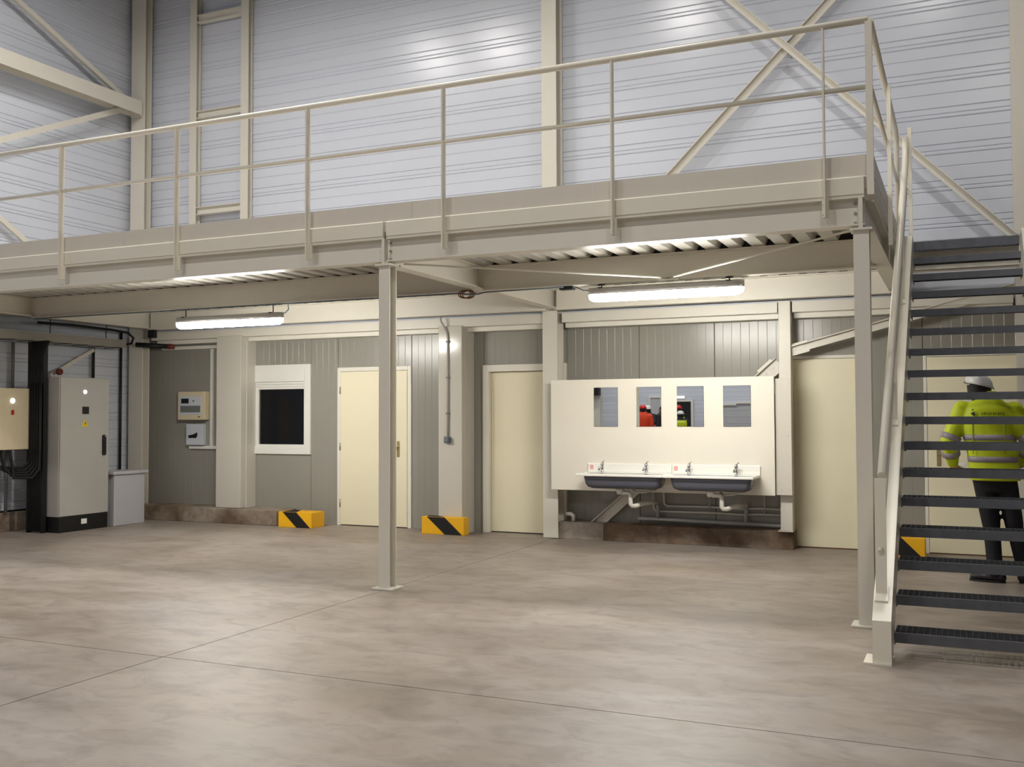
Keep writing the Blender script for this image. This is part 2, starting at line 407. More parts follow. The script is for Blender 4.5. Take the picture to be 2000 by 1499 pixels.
# boxed columns in front of the office wall
def boxcol(x0, x1, z0, label):
    t = thing('boxed_column', ((x0+x1)/2, 11.34, z0), label, 'column')
    MB().box(x0, x1, 11.18, OW-0.003, z0, 2.60).build('casing', 'box_column', t, bevel=0.008)
    MB().box(x0-0.012, x0, 11.30, OW-0.003, z0, 2.60).box(x1, x1+0.012, 11.30, OW-0.003, z0, 2.60).build('corner_trim', 'box_column', t)
    return t
boxcol(-9.572, -9.141, 0.201, 'pale boxed column between the alarm panel and the office window')
boxcol(-6.034, -5.700, 0.0, 'pale boxed column carrying a conduit and grey switch')
# lattice column on the upper wall
t = thing('lattice_column', (-9.65, 11.33, 3.12), 'cream twin-post lattice column with rungs against the upper clad wall', 'column')
for xa, xb in ((-10.18, -10.06), (-9.255, -9.125)):
    MB().ibeam(((xa+xb)/2, 11.33, 3.12), ((xa+xb)/2, 11.33, 9.3), xb-xa, 0.10, 0.01, 0.014, up=(0, 1, 0)).build('post', 'cream_steel', t)
for z in (4.44, 5.84, 7.25, 8.66):
    MB().ibeam((-10.06, 11.325, z), (-9.255, 11.325, z), 0.085, 0.11, 0.008, 0.010).build('rung', 'cream_steel', t)

def brace(p0, p1, w, h, label, m='cream_steel', plates=(), upv=(0, 1, 0), group=None):
    t = thing('steel_brace', p0, label, 'brace', group)
    b = MB(); d = (Vector(p1)-Vector(p0)).normalized()
    x = d.cross(Vector(upv)).normalized()
    # angle section: one leg flat to the wall, one leg standing out
    MB().bar(p0, p1, w, 0.010, upv).build('angle_leg', m, t)
    q = x*(w/2-0.005) - Vector(upv).normalized()*h/2
    MB().bar(Vector(p0)+q, Vector(p1)+q, 0.010, h, upv).build('standing_leg', m, t)
    for e in plates:
        c = Vector(p0).lerp(Vector(p1), e)
        MB().bar(c-d*0.10, c+d*0.10, w*1.5, 0.012, upv).build('gusset_plate', m, t)
        for k in (-0.05, 0.05):
            n = Vector(upv).normalized(); c2 = c+d*k
            MB().tube([c2-n*0.018, c2-n*0.002], 0.012, 6).build('bolt', m, t)
    return t
brace((-3.07, 11.245, 4.18), (-0.42, 11.245, 6.76), 0.09, 0.05, 'cream wall brace rising away from the tall middle column')
brace((-3.30, 11.19, 7.15), (0.50, 11.19, 3.24), 0.07, 0.05, 'cream wall brace falling towards the head of the staircase')
brace((-4.18, 11.40, 0.02), (-1.86, 11.40, 2.05), 0.12, 0.05, 'cream diagonal brace passing behind the white wash panel', plates=(0.955,))
brace((-1.68, 11.24, 2.175), (0.50, 11.24, 2.74), 0.085, 0.05, 'cream diagonal brace over the plain wide doors behind the stairs', plates=(0.03,))
# left-wall bracing
N0 = (-11.09, 11.10, 6.02)
t = thing('steel_strut', (-11.05, 7.9, 6.0), 'heavy horizontal cream strut along the left clad wall', 'strut')
MB().ibeam((-11.06, 4.8, 6.02), (-11.06, 11.13, 6.02), 0.20, 0.20, 0.01, 0.014, up=(1, 0, 0)).build('strut_beam', 'cream_steel', t)
MB().box(-11.16, -10.96, 11.13, 11.15, 5.90, 6.14).build('end_plate', 'cream_steel', t)
brace((-11.12, 4.9, 8.62), (-11.12, 10.95, 6.16), 0.07, 0.05, 'cream brace falling along the left clad wall to the corner node', upv=(1, 0, 0))
brace((-11.12, 4.9, 3.10), (-11.12, 10.95, 5.97), 0.08, 0.05, 'cream brace rising along the left clad wall to the corner node', upv=(1, 0, 0))
brace((-11.20, 5.2, 6.28), (-11.20, 10.35, 3.209), 0.07, 0.04, 'cream brace low on the left clad wall just above the platform', upv=(1, 0, 0))
brace((-11.17, 9.76, 2.03), (-11.17, 10.5, 2.42), 0.05, 0.04, 'short cream brace on the left wall above the tall cabinet', upv=(1, 0, 0))

# ================================================================== MEZZANINE
ST = 'cream_steel'
mz = thing('mezzanine', (-5.9, 9.3, 0), 'cream steel mezzanine platform on slim columns in front of the clad wall', 'mezzanine')
DX0, DX1 = -11.285, -0.545
MB().box(DX0, DX1, 7.33, 11.15, 3.032, 3.115).build('deck_slab', 'edge_steel', mz)
for xa, xb in ((-10.93, -4.61), (-4.41, DX1)):
    MB().box(xa, xb, 11.15, 11.385, 3.032, 3.115).build('deck_strip', 'edge_steel', mz)
sheet = MB(); pit = 0.207; prof = [(0.0, 3.03)]
for k in range(5):
    o = k*pit
    prof += [(o+0.020, 3.03), (o+0.045, 2.973), (o+0.160, 2.973), (o+0.185, 3.03)]
prof += [(5*pit, 3.03)]
poly = prof + [(x, z+0.0015) for x, z in prof[::-1]]
# sheet as thin folded strip (both skins)
vs = [(x, 0.0, z) for x, z in prof] + [(x, 3.80, z) for x, z in prof]; n = len(prof)
sheet.add(vs, [(i, i+1, n+i+1, n+i) for i in range(n-1)])
sme = sheet.mesh('deck_sheet', 'deck_zinc')
k = 0
while DX0 + k*5*pit < DX1 - 5*pit + 0.6:
    inst('deck_sheet', sme, mz, (DX0+0.02+k*5*pit - (0.45 if DX0+(k+1)*5*pit > DX1 else 0.0), 7.345, 0)); k += 1
for xa, xb in ((-11.16, -4.475), (-4.445, -0.60)):
    MB().ibeam((xa, 7.375, 2.877), (xb, 7.375, 2.877), 0.13, 0.205, 0.008, 0.012).build('front_beam', ST, mz)
    MB().prism([(7.303, 2.992), (7.303, 3.110), (7.307, 3.117), (7.314, 3.120), (7.328, 3.120), (7.328, 3.032), (7.345, 3.032), (7.345, 2.9805), (7.311, 2.9805), (7.311, 2.992)], 'x', xa, xb).build('edge_plate', 'white_rail', mz)
for xa, xb in ((-10.69, -4.515), (-4.385, -0.655)):
    MB().ibeam((xa, 9.10, 2.845), (xb, 9.10, 2.845), 0.12, 0.25, 0.008, 0.012).build('middle_beam', ST, mz)
    MB().ibeam((xa, 11.08, 2.845), (xb, 11.08, 2.845), 0.12, 0.25, 0.008, 0.012).build('rear_beam', ST, mz)
for y in (9.10, 11.08):
    MB().box(-11.1, -0.60, y-0.03, y+0.03, 2.9715, 3.0305).build('rib_shade_strip', 'black_rubber', mz)  # black strips added to darken the deck rib voids above the beams
for x in (-10.75, -4.45, -0.61):
    cbm = MB().ibeam((x, 7.45, 2.857), (x, 11.14, 2.857), 0.13, 0.226, 0.008, 0.012).build('cross_beam', ST, mz)
    for y in (9.10,):
        for s in (-1, 1):
            MB().box(x+s*0.0345-0.0305, x+s*0.0345+0.0305, y-0.006, y+0.006, 2.757, 2.957).build('stiffener', ST, cbm)
for x, lab in ((-4.475, 'a'), (-0.625, 'b')):
    cx = x
    c = MB().ibeam((cx, 7.385, 0.015), (cx, 7.385, 2.742), 0.105, 0.115, 0.008, 0.011, up=(0, 1, 0)).build('column', ST, mz)
    MB().box(cx-0.10, cx+0.10, 7.285, 7.485, 0.0, 0.015).build('base_plate', ST, c, bevel=0.003)
    MB().box(cx-0.075, cx+0.075, 7.30, 7.47, 2.742, 2.757).build('cap_plate', ST, c)
    MB().box(cx-0.014, cx+0.014, 7.305, 7.45, 2.757, 2.972).build('end_plate', ST, c)
    for z in (2.80, 2.87, 2.94):
        for s in (-1, 1):
            if x > -1 and s > 0: continue
            MB().lathe([(0.011, -0.014), (0.011, 0.0)], (cx+s*0.04, 7.371, z), 6, 'y').build('bolt', 'tray_steel', c)
# thin deck bracing in the right-hand bay
for p in ((-4.36, 7.46, 2.768), (-0.70, 7.46, 2.768)):
    b = MB().tube([p, (-2.46, 9.05, 2.735)], 0.009, 6).build('tie_rod', ST, mz)
MB().box(-2.56, -2.36, 9.0, 9.06, 2.712, 2.719).build('tie_plate', ST, mz)

# guard rail (front run and end run)
gr = thing('guard_rail', (-5.9, 7.28, 2.8), 'cream tubular guard rail with toe board along the platform edge', 'railing')
RL = 'white_rail'
for x in (-8.19, -6.705, -5.22, -3.872, -2.412, -0.856):
    p = MB().box(x-0.006, x+0.006, 7.235, 7.295, 2.835, 4.168).build('post', RL, gr)
    MB().box(x-0.022, x+0.022, 7.282, 7.312, 2.84, 2.97).build('post_foot', RL, p)
    for z in (2.87, 2.94): MB().lathe([(0.009, -0.012), (0.009, 0.0)], (x-0.016, 7.284, z), 6, 'y').build('bolt', RL, p)
MB().box(-0.575, -0.530, 7.245, 7.29, 2.97, 4.19).build('end_post', RL, gr)
MB().tube([(-11.1, 7.265, 4.190), (-0.555, 7.265, 4.190)], 0.025, 12).build('top_rail', RL, gr)
MB().tube([(-11.1, 7.265, 3.722), (-0.555, 7.265, 3.722)], 0.017, 10).build('middle_rail', RL, gr)
for xa, xb in ((-11.1, -7.4), (-7.396, -4.2), (-4.196, -2.6), (-2.596, -0.56)):
    MB().box(xa, xb, 7.3165, 7.3235, 3.1215, 3.268).build('toe_board', 'edge_steel', gr)
ex = -0.545
gr = thing('guard_rail', (ex, 8.8, 2.85), 'short return guard rail on the platform end beside the stair head', 'railing')
MB().tube([(ex, 7.295, 4.190), (ex, 8.9, 4.190), (ex, 10.20, 4.190), (ex, 10.30, 4.15), (ex, 10.33, 4.06), (ex, 10.33, 3.10)], 0.024, 12).build('top_rail', RL, gr)
MB().tube([(ex, 7.295, 3.722), (ex, 10.33, 3.722)], 0.017, 10).build('middle_rail', RL, gr)
for y in (8.75,): MB().box(ex+0.012, ex+0.045, y-0.02, y+0.02, 2.85, 4.17).build('post', RL, gr)
MB().box(ex, ex+0.008, 7.31, 10.25, 3.118, 3.265).build('toe_board', 'edge_steel', gr)

# ================================================================== STAIRCASE
st = thing('staircase', (0.05, 8.2, 0), 'open-tread steel staircase with galvanised grating treads and white stringers', 'staircase')
SL = 0.1853/0.23883
def nos(y): return 0.147 + SL*(y-6.486)
def stringer(xo, xi):
    # xo outer flange tips, xi inner face
    ya, yb = 6.26, 10.30; ot, ob = 0.285, -0.045
    prof = [(ya, 0.012), (ya, nos(ya)+ot)]
    yt = ya + (3.115-(nos(ya)+ot))/SL
    yfl = 6.486 + (0.012-0.147-ob)/SL
    top = [(ya, nos(ya)+ot), (yt, 3.115), (yb, 3.115), (yb, nos(yb)+ob), (yfl, 0.012), (ya, 0.012)]
    s = 1 if xi > xo else -1
    root = MB().prism(top, 'x', xi-s*0.010, xi).build('stringer', RL, st)
    t = 0.012
    MB().prism([(ya, nos(ya)+ot), (yt, 3.115), (yt, 3.115-t*1.3), (ya, nos(ya)+ot-t*1.3)], 'x', xo, xi-s*0.010).build('top_flange', RL, root)
    MB().prism([(yfl, 0.012), (yb, nos(yb)+ob), (yb, nos(yb)+ob+t*1.3), (yfl-0.02, 0.012)], 'x', xo, xi-s*0.010).build('bottom_flange', RL, root)
    MB().box(min(xo, xi), max(xo, xi), ya-0.008, ya, 0.012, nos(ya)+ot).build('end_plate', RL, root)
    MB().box(min(xo, xi)-(0.05 if s > 0 else 0), max(xo, xi)+(0 if s > 0 else 0.05), ya-0.02, ya+0.22, 0, 0.012).build('base_plate', RL, root)
stringer(-0.505, -0.400); stringer(0.605, 0.500)
TW0, TW1 = -0.399, 0.499
fr = MB()
fr.box(TW0, TW1, 0.0, 0.006, -0.058, 0.0).box(TW0, TW1, 0.249, 0.255, -0.042, 0.0)
fr.box(TW0, TW0+0.005, 0.006, 0.249, -0.070, 0.0).box(TW1-0.005, TW1, 0.006, 0.249, -0.070, 0.0)
fr.box(TW0, TW1, 0.006, 0.030, -0.004, 0.0)
fme = fr.mesh('tread', 'galvanised')
gt = MB()
for k in range(26):
    x = TW0+0.03+k*0.0335; gt.box(x-0.0015, x+0.0015, 0.030, 0.249, -0.032, -0.001)
for k in range(8):
    y = 0.052+k*0.026; gt.box(TW0+0.005, TW1-0.005, y-0.0022, y+0.0022, -0.014, -0.003)
gme = gt.mesh('grating', 'galv_dark')
for i in range(16):
    y = 6.486+0.23883*i; z = 0.147+0.1853*i
    tr = inst('tread', fme, st, (0, y, z)); inst('grating', gme, tr, (0, y, z))
ld = MB().box(-0.50, 0.50, 10.305, 10.313, 3.03, 3.112).box(-0.50, 0.50, 11.14, 11.148, 3.03, 3.112).box(-0.50, -0.494, 10.313, 11.14, 3.03, 3.112).box(0.494, 0.50, 10.313, 11.14, 3.03, 3.112).build('landing_frame', 'galvanised', st)
gl = MB()
for k in range(29): x = -0.47+k*0.0335; gl.box(x-0.0015, x+0.0015, 10.313, 11.14, 3.08, 3.110)
for k in range(24): y = 10.34+k*0.034; gl.box(-0.494, 0.494, y-0.0022, y+0.0022, 3.095, 3.108)
gl.build('landing_grating', 'galv_dark', ld)
MB().ibeam((-0.52, 10.40, 2.93), (0.50, 10.40, 2.93), 0.10, 0.19).build('landing_beam', ST, st)
HX = -0.462
def hz(y): return nos(y)+0.845
MB().tube([(HX, 6.60, hz(6.60)), (HX, 10.15, hz(10.15)), (HX, 10.22, hz(10.22)+0.06), (HX, 10.25, hz(10.25)+0.2)], 0.029, 14).build('handrail', RL, st)
MB().tube([(HX, 6.40, nos(6.40)+0.56), (HX, 10.24, nos(10.24)+0.56)], 0.015, 8).build('knee_rail', RL, st)
for y in (6.42, 7.75, 9.05):
    p = MB().box(HX-0.032, HX+0.032, y-0.006, y+0.006, nos(y)+0.295, hz(max(y, 6.62))-0.02).build('stair_post', RL, st)
    MB().bar((HX, y-0.05, nos(y-0.05)+0.292), (HX, y+0.05, nos(y+0.05)+0.292), 0.075, 0.012).build('post_foot', RL, p)
MB().box(HX+0.020, HX+0.055, 10.25, 10.285, 3.115, 4.21).build('newel_post', RL, st)

# ================================================================== LAMPS
def tube_lamp(x0, x1, y, zc, label, cable):
    cx = (x0+x1)/2; L = x1-x0
    t = thing('batten_lamp', (cx, y, zc-0.06), label, 'lamp', 'batten lamps under the mezzanine')
    def stad(w, z0, z1, inset=0.0):
        r = w/2; pts = []
        for sx, a0 in ((1, -PI/2), (-1, PI/2)):
            for k in range(9):
                a = a0+PI*k/8; pts.append((cx+sx*(L/2-r*1.8-inset)+1.8*r*math.cos(a)*1.0, y+r*math.sin(a)))
        return pts
    ho = MB(); A = stad(0.125, 0, 0); B = stad(0.10, 0, 0)
    ho.rings([[(p[0], p[1], zc-0.012) for p in A], [(p[0], p[1], zc+0.030) for p in A], [(p[0], p[1], zc+0.052) for p in B]])
    ho.build('lamp_housing', 'pvc_grey', t)
    le = MB(); C = stad(0.112, 0, 0); D = stad(0.104, 0, 0, 0.010); E_ = stad(0.06, 0, 0, 0.05)
    le.rings([[(p[0], p[1], zc-0.0125) for p in C], [(p[0], p[1], zc-0.018) for p in C], [(p[0], p[1], zc-0.055) for p in D], [(p[0], p[1], zc-0.078) for p in E_]])
    le.build('diffuser', 'tube_lens', t)
    for s in (-1, 1):
        hx = cx+s*L*0.41
        h = MB().tube([(hx, y, zc+0.05), (hx, y, 2.712)], 0.006, 6).box(hx-0.03, hx+0.03, y-0.02, y+0.02, 2.708, 2.718).box(hx-0.02, hx+0.02, y-0.06, y+0.06, zc+0.045, zc+0.055)
        h.build('hanger', 'black', t)
    MB().tube(cable, 0.007, 6).build('supply_cable', 'plastic_grey', t)
    return t
tube_lamp(-8.38, -6.86, 9.10, 2.570, 'glowing batten lamp hung over the office window and plain door',
          [(-6.90, 9.10, 2.61), (-6.83, 9.10, 2.615), (-6.78, 9.09, 2.65), (-6.78, 9.08, 2.708), (-6.6, 9.08, 2.712)])
tube_lamp(-3.27, -1.78, 9.10, 2.632, 'glowing batten lamp hung in front of the wash panel',
          [(-3.24, 9.10, 2.668), (-3.32, 9.10, 2.67), (-3.36, 9.09, 2.69), (-3.40, 9.08, 2.710)])
jb = MB().box(-3.56, -3.42, 9.06, 9.14, 2.685, 2.718).build('junction_box', 'black', bevel=0.004)
tag(jb, 'small black junction box under the beam beside the wash-panel lamp', 'junction box')
cc = MB().tube([(-10.6, 9.02, 2.706), (-9.2, 9.02, 2.704), (-6.6, 9.02, 2.706), (-4.62, 9.02, 2.704), (-4.56, 9.0, 2.69), (-4.50, 8.97, 2.68), (-4.40, 8.99, 2.68), (-4.34, 9.02, 2.70), (-3.5, 9.02, 2.704)], 0.008, 6).build('lighting_cable', 'plastic_grey')
tag(cc, 'grey lighting cable clipped along the underside of the middle beam', 'cable')
lp = MB()
for k in range(3):
    lp.tube([(-4.55+0.07*math.cos(a)+0.012*k, 8.99+0.02*k, 2.688+0.04*math.sin(a)) for a in [2*PI*i/14 for i in range(15)]], 0.006, 6)
tag(lp.build('cable_coil', 'brown_strip'), 'small coil of brown cable hanging under the cross beam', 'cable')
def highbay(x, y, z):
    t = thing('highbay_lamp', (x, y, z-0.3), 'round high-bay lamp hanging from the hall ceiling', 'lamp', 'high-bay lamps on the ceiling')
    MB().lathe([(0.24, 0.0), (0.255, 0.0), (0.16, 0.20), (0.09, 0.30), (0.08, 0.30), (0.15, 0.19), (0.24, 0.005)], (x, y, z), 20, cap=False).build('reflector', 'steel', t)
    MB().lathe([(0.002, 0.03), (0.235, 0.03)], (x, y, z), 20, cap=False).build('lens', 'highbay_lens', t)
    MB().lathe([(0.08, 0.30), (0.08, 0.48), (0.02, 0.50)], (x, y, z), 14).tube([(x, y, z+0.5), (x, y, ZC)], 0.008, 6).build('gear_case', 'black', t)
for x in (-8.4, -7.1, -3.9, -0.3): highbay(x, 7.35, 7.8)
for x in (-6.6, -3.0, 0.6): highbay(x, 2.2, 7.8)
for x in (-10.2, -8.2, -6.2, -4.2): highbay(x, -5.6, 7.8)

# ================================================================== WASH PANEL
wp = thing('splash_board', (-3.15, 11.07, 0.59), 'large white splash panel fixed between two cream posts', 'panel')
MB().box(-4.452, -1.857, 11.05, 11.075, 0.595, 1.885).build('board', 'white_board', wp, bevel=0.003)
for z in (0.75, 1.72):
    MB().box(-4.445, -1.865, 11.076, 11.156, z-0.02, z+0.02).build('support_rail', ST, wp)
mlab = ['frameless mirror on the wash panel, end one beside the framed doorway', 'frameless mirror on the wash panel reflecting people in orange and black',
        'frameless mirror on the wash panel reflecting a dark doorway', 'frameless mirror on the wash panel, end one beside the square post']
for (xa, xb), lab in zip(((-3.912, -3.622), (-3.398, -3.108), (-2.927, -2.623), (-2.408, -2.106)), mlab):
    m_ = thing('wall_mirror', ((xa+xb)/2, 11.046, 1.338), lab, 'mirror', 'mirrors on the wash panel')
    MB().box(xa, xb, 11.045, 11.0495, 1.338, 1.790).build('mirror_backing', 'galv_dark', m_)
    gl_ = MB().box(xa+0.002, xb-0.002, 11.042, 11.0438, 1.340, 1.788).build('mirror_glass', 'mirror', m_)
    if 'orange' in lab: gl_.rotation_euler[2] = 0.0085

def trough(x0, x1, label, taps, sx, dx):
    t = thing('wash_trough', ((x0+x1)/2, 10.83, 0.60), label, 'sink', 'wash troughs on the panel')
    yf, yk = 10.62, 11.048
    zt = 0.815
    # rim: four strips around the bowl opening
    rim = MB(); b0, b1, c0, c1 = x0+0.075, x1-0.035, yf+0.045, yk-0.11
    rim.box(x0, x1, yf, c0, zt-0.028, zt).box(x0, x1, c1, yk, zt-0.028, zt).box(x0, b0, c0, c1, zt-0.028, zt).box(b1, x1, c0, c1, zt-0.028, zt)
    rim.build('rim', 'sink_white', t, bevel=0.006)
    MB().box(x0, x1, yk-0.022, yk, zt, 0.915).build('backsplash', 'sink_white', t, bevel=0.006)
    # bowl: rounded shell below the rim
    cx, cy = (b0+b1)/2, (c0+c1)/2; W, D = b1-b0, c1-c0
    R = []
    def ring(sx_, sy_, z, r): return [(cx+p[0], cy+p[1], z) for p in rrect(sx_, sy_, r, 5)]
    out = [ring(W+0.01, D+0.01, zt-0.028, 0.05), ring(W, D, zt-0.06, 0.05), ring(W-0.015, D-0.01, zt-0.115, 0.06), ring(W-0.06, D-0.04, zt-0.15, 0.06), ring(W-0.14, D-0.10, zt-0.166, 0.06)]
    inn = [ring(W-0.16, D-0.12, zt-0.150, 0.06), ring(W-0.08, D-0.06, zt-0.138, 0.06), ring(W-0.03, D-0.03, zt-0.1, 0.05), ring(W-0.012, D-0.012, zt-0.004, 0.045)]
    MB().rings(out + inn).build('basin', 'basin_grey', t)
    for tx in taps:
        tp = MB().lathe([(0.024, 0.0), (0.024, 0.008), (0.019, 0.012), (0.019, 0.075), (0.023, 0.078), (0.022, 0.105), (0.010, 0.112)], (tx, 10.965, zt), 14).build('tap_body', 'chrome', t)
        MB().tube([(tx, 10.95, zt+0.05), (tx, 10.90, zt+0.062), (tx, 10.855, zt+0.055), (tx, 10.845, zt+0.035)], [0.014, 0.012, 0.011, 0.011], 10).build('spout', 'chrome', tp)
        MB().bar((tx, 10.965, zt+0.112), (tx+0.035, 10.92, zt+0.135), 0.016, 0.007).build('lever', 'chrome', tp)
    MB().box(sx-0.022, sx+0.022, yk-0.0245, yk-0.0225, 0.845, 0.895).build('sticker', 'pink', t)
    # trap
    tr = MB().lathe([(0.035, 0.0), (0.05, 0.05), (0.05, 0.068)], (dx, cy, 0.582), 14).build('waste_cup', 'pvc_white', t)
    MB().tube([(dx+0.02, cy, 0.60), (dx+0.10, cy, 0.60), (dx+0.12, cy, 0.58), (dx+0.12, cy, 0.48), (dx+0.135, cy+0.01, 0.455), (dx+0.17, cy+0.02, 0.455), (dx+0.22, cy+0.1, 0.475), (dx+0.27, cy+0.3, 0.475), (dx+0.28, cy+0.5, 0.46)], 0.026, 10).build('trap_pipe', 'pvc_white', t)
    MB().tube([(x1-0.40, cy+0.05, 0.635), (x1-0.36, cy+0.05, 0.60), (x1-0.28, cy+0.08, 0.605), (x1-0.16, cy+0.15, 0.63)], 0.011, 8).build('overflow_hose', 'pvc_white', t)
    for bx in (x0+0.12, x1-0.12):
        MB().box(bx-0.015, bx+0.015, 10.90, yk, 0.765, 0.786).box(bx-0.015, bx+0.015, yk-0.03, yk, 0.66, 0.765).build('bracket', 'steel', t)
    return t
trough(-3.985, -2.988, 'white and grey wash trough on the panel half nearer the framed doorway', (-3.785, -3.265), -3.935, -3.52)
trough(-2.985, -2.008, 'white and grey wash trough on the panel half nearer the square post', (-2.775, -2.255), -2.94, -2.50)
def pipe(name, pts, r, m, label, cat='pipe'):
    return tag(MB().tube(pts, r, 10).build(name, m), label, cat)
wpz = thing('waste_pipe', (-2.7, 11.40, 0.22), 'grey waste pipe low on the wall under the wash troughs', 'pipe')
MB().tube([(-3.50, 11.40, 0.262), (-1.72, 11.40, 0.232)], 0.022, 12).build('collector', 'pvc_grey', wpz)
for x in (-3.26, -2.24):
    MB().tube([(x, 11.40, 0.262), (x, 11.40, 0.46)], 0.021, 10).build('riser', 'pvc_grey', wpz)
for x, z, y, lab in ((-3.20, 0.410, 11.46, 'upper thin supply pipe under the wash troughs, on the wall'), (-3.32, 0.345, 11.45, 'lower thin supply pipe under the wash troughs, on the wall')):
    pipe('supply_pipe', [(x, y-0.01, 0.64), (x, y, z+0.04), (x+0.012, y, z+0.012), (x+0.04, y, z), (-2.6, y, z+0.004), (-2.3, y, z-0.006), (-2.1, y, z+0.006), (-1.72, y, z)], 0.012, 'pvc_white', lab)
pipe('feed_pipe', [(-2.04, 11.44, 0.352), (-2.04, 11.44, 0.70)], 0.008, 'pvc_grey', 'short vertical feed pipe rising behind the wash trough by the square post')
pipe('feed_pipe', [(-2.66, 11.44, 0.352), (-2.66, 11.44, 0.70)], 0.008, 'pvc_grey', 'short vertical feed pipe rising behind the trap between the troughs')
el = MB().tube([(-4.36, 11.30, 0.29), (-4.30, 11.30, 0.29), (-4.27, 11.30, 0.27), (-4.27, 11.30, 0.20)], 0.024, 10).build('pipe_stub', 'pvc_white')
tag(el, 'white pipe elbow standing on the kerb beside the tall column', 'pipe')

# ================================================================== PROTECTIVE BLOCKS
def block(x0, x1, y0, y1, h, label):
    t = thing('kerb_block', ((x0+x1)/2, (y0+y1)/2, 0), label, 'block', 'yellow and black kerb blocks')
    W = x1-x0; e = 0.0025
    MB().box(x0, x1, y0, y1, 0, h).build('block_body', 'yellow', t, bevel=0.006)
    MB().prism([(x0+0.13*W, h-0.003), (x0+0.55*W, h-0.003), (x0+0.96*W, 0.003), (x0+0.55*W, 0.003)], 'y', y0-e, y0-0.0004).build('stripe', 'block_black', t)
    MB().prism([(x0+0.13*W, y0+0.004), (x0+0.55*W, y0+0.004), (x0+0.30*W, y1-0.004), (x0+0.05*W, y1-0.004)], 'z', h+0.0004, h+e).build('stripe', 'block_black', t)
block(-8.33, -7.80, 10.965, 11.26, 0.205, 'yellow block with black stripe below the office window, at the kerb end')
block(-6.19, -5.60, 11.03, 11.17, 0.215, 'yellow block with black stripe at the foot of the boxed column with conduit')
block(-0.86, -0.37, 11.03, 11.30, 0.205, 'yellow block with black stripe between the two plain doors behind the stairs')

# conduit and switch on the boxed column
t = thing('light_switch', (-5.89, 11.16, 1.12), 'grey surface switch with conduit on the boxed column', 'switch')
sb_ = MB().box(-5.93, -5.85, 11.125, 11.18, 1.13, 1.21).build('switch_box', 'plastic_grey', t, bevel=0.008)
MB().box(-5.915, -5.865, 11.118, 11.125, 1.145, 1.195).build('rocker', 'pipe_grey', sb_, bevel=0.002)
MB().tube([(-5.89, 11.165, 1.21), (-5.89, 11.165, 2.44), (-5.90, 11.163, 2.52), (-5.94, 11.15, 2.60), (-5.97, 11.13, 2.66), (-5.97, 11.12, 2.712)], 0.012, 8).build('conduit', 'pvc_grey', t)
for z in (1.5, 1.95, 2.4): MB().box(-5.912, -5.868, 11.150, 11.18, z-0.01, z+0.01).build('clip', 'pipe_grey', t)

# alarm panel, key box
t = thing('alarm_panel', (-10.18, 11.44, 1.43), 'cream fire alarm panel on the grey wall beside the boxed column', 'alarm panel')
MB().box(-10.46, -9.96, 11.39, OW-0.002, 1.425, 1.835).build('case', 'box_cream', t, bevel=0.010)
MB().box(-10.425, -10.02, 11.384, 11.39, 1.50, 1.765).build('face_plate', 'fire_face', t)
MB().box(-10.385, -10.25, 11.378, 11.384, 1.665, 1.735).build('display', 'black', t)
MB().box(-10.40, -10.035, 11.378, 11.384, 1.535, 1.63).build('label_strip', 'fire_slot', t)
MB().lathe([(0.012, -0.014), (0.012, 0.0)], (-10.155, 11.384, 1.70), 10, 'y').build('key_switch', 'steel', t)
MB().box(-10.08, -10.045, 11.386, 11.39, 1.462, 1.475).build('maker_mark', 'black', t)
t = thing('key_box', (-10.16, 11.46, 1.05), 'small white box with a dark hand-shaped mark below the alarm panel', 'box')
MB().box(-10.33, -10.02, 11.42, OW-0.002, 1.06, 1.365).build('case', 'fire_face', t, bevel=0.008)
MB().prism([(-10.285, 1.20), (-10.19, 1.215), (-10.12, 1.245), (-10.115, 1.20), (-10.14, 1.16), (-10.20, 1.165), (-10.275, 1.16)], 'y', 11.416, 11.4196).build('mark', 'black', t)
t = thing('cable_trunking', (-9.9, 11.48, 1.0), 'white L-shaped cable trunking beside the alarm panel', 'trunking')
MB().box(-9.93, -9.89, 11.47, OW-0.002, 1.052, 2.45).build('vertical_duct', 'upvc', t)
MB().box(-10.31, -9.60, 11.465, OW-0.002, 1.005, 1.05).build('horizontal_duct', 'upvc', t)

# ================================================================== LEFT CORNER
FX = -10.44
t = thing('electrical_cabinet', (-10.66, 9.75, 0), 'tall grey electrical cabinet with black plinth against the left wall', 'cabinet')
MB().box(-10.72, FX-0.02, 9.282, 10.085, 0.20, 1.985).build('cabinet_body', 'cabinet_grey', t, bevel=0.008)
dr = MB().box(FX-0.02, FX, 9.287, 10.08, 0.205, 1.975).build('door', 'cabinet_grey', t, bevel=0.005)
MB().box(-10.71, FX-0.01, 9.29, 10.08, 0.0, 0.20).build('plinth', 'black', t, bevel=0.004)
MB().box(FX-0.01, FX-0.006, 9.64, 9.73, 0.085, 0.15).build('plinth_label', 'paper', t)
hd = MB().prism([(9.985+p[0], 1.10+p[1]) for p in rrect(0.045, 0.27, 0.02, 4)], 'x', FX, FX+0.035).build('handle', 'black', dr, bevel=0.004)
MB().lathe([(0.014, 0.0), (0.014, 0.01)], (FX+0.035, 9.99, 1.215), 12, 'x').build('lock_cylinder', 'chrome', hd)
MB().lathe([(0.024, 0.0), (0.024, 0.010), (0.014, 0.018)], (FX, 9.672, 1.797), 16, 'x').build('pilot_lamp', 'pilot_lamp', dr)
MB().box(FX, FX+0.008, 9.63, 9.735, 1.51, 1.605).build('meter', 'black', dr, bevel=0.002)
sg = MB().prism([(9.622, 1.345), (9.732, 1.345), (9.677, 1.440)], 'x', FX, FX+0.002).build('warning_sign', 'sign_yellow', dr)
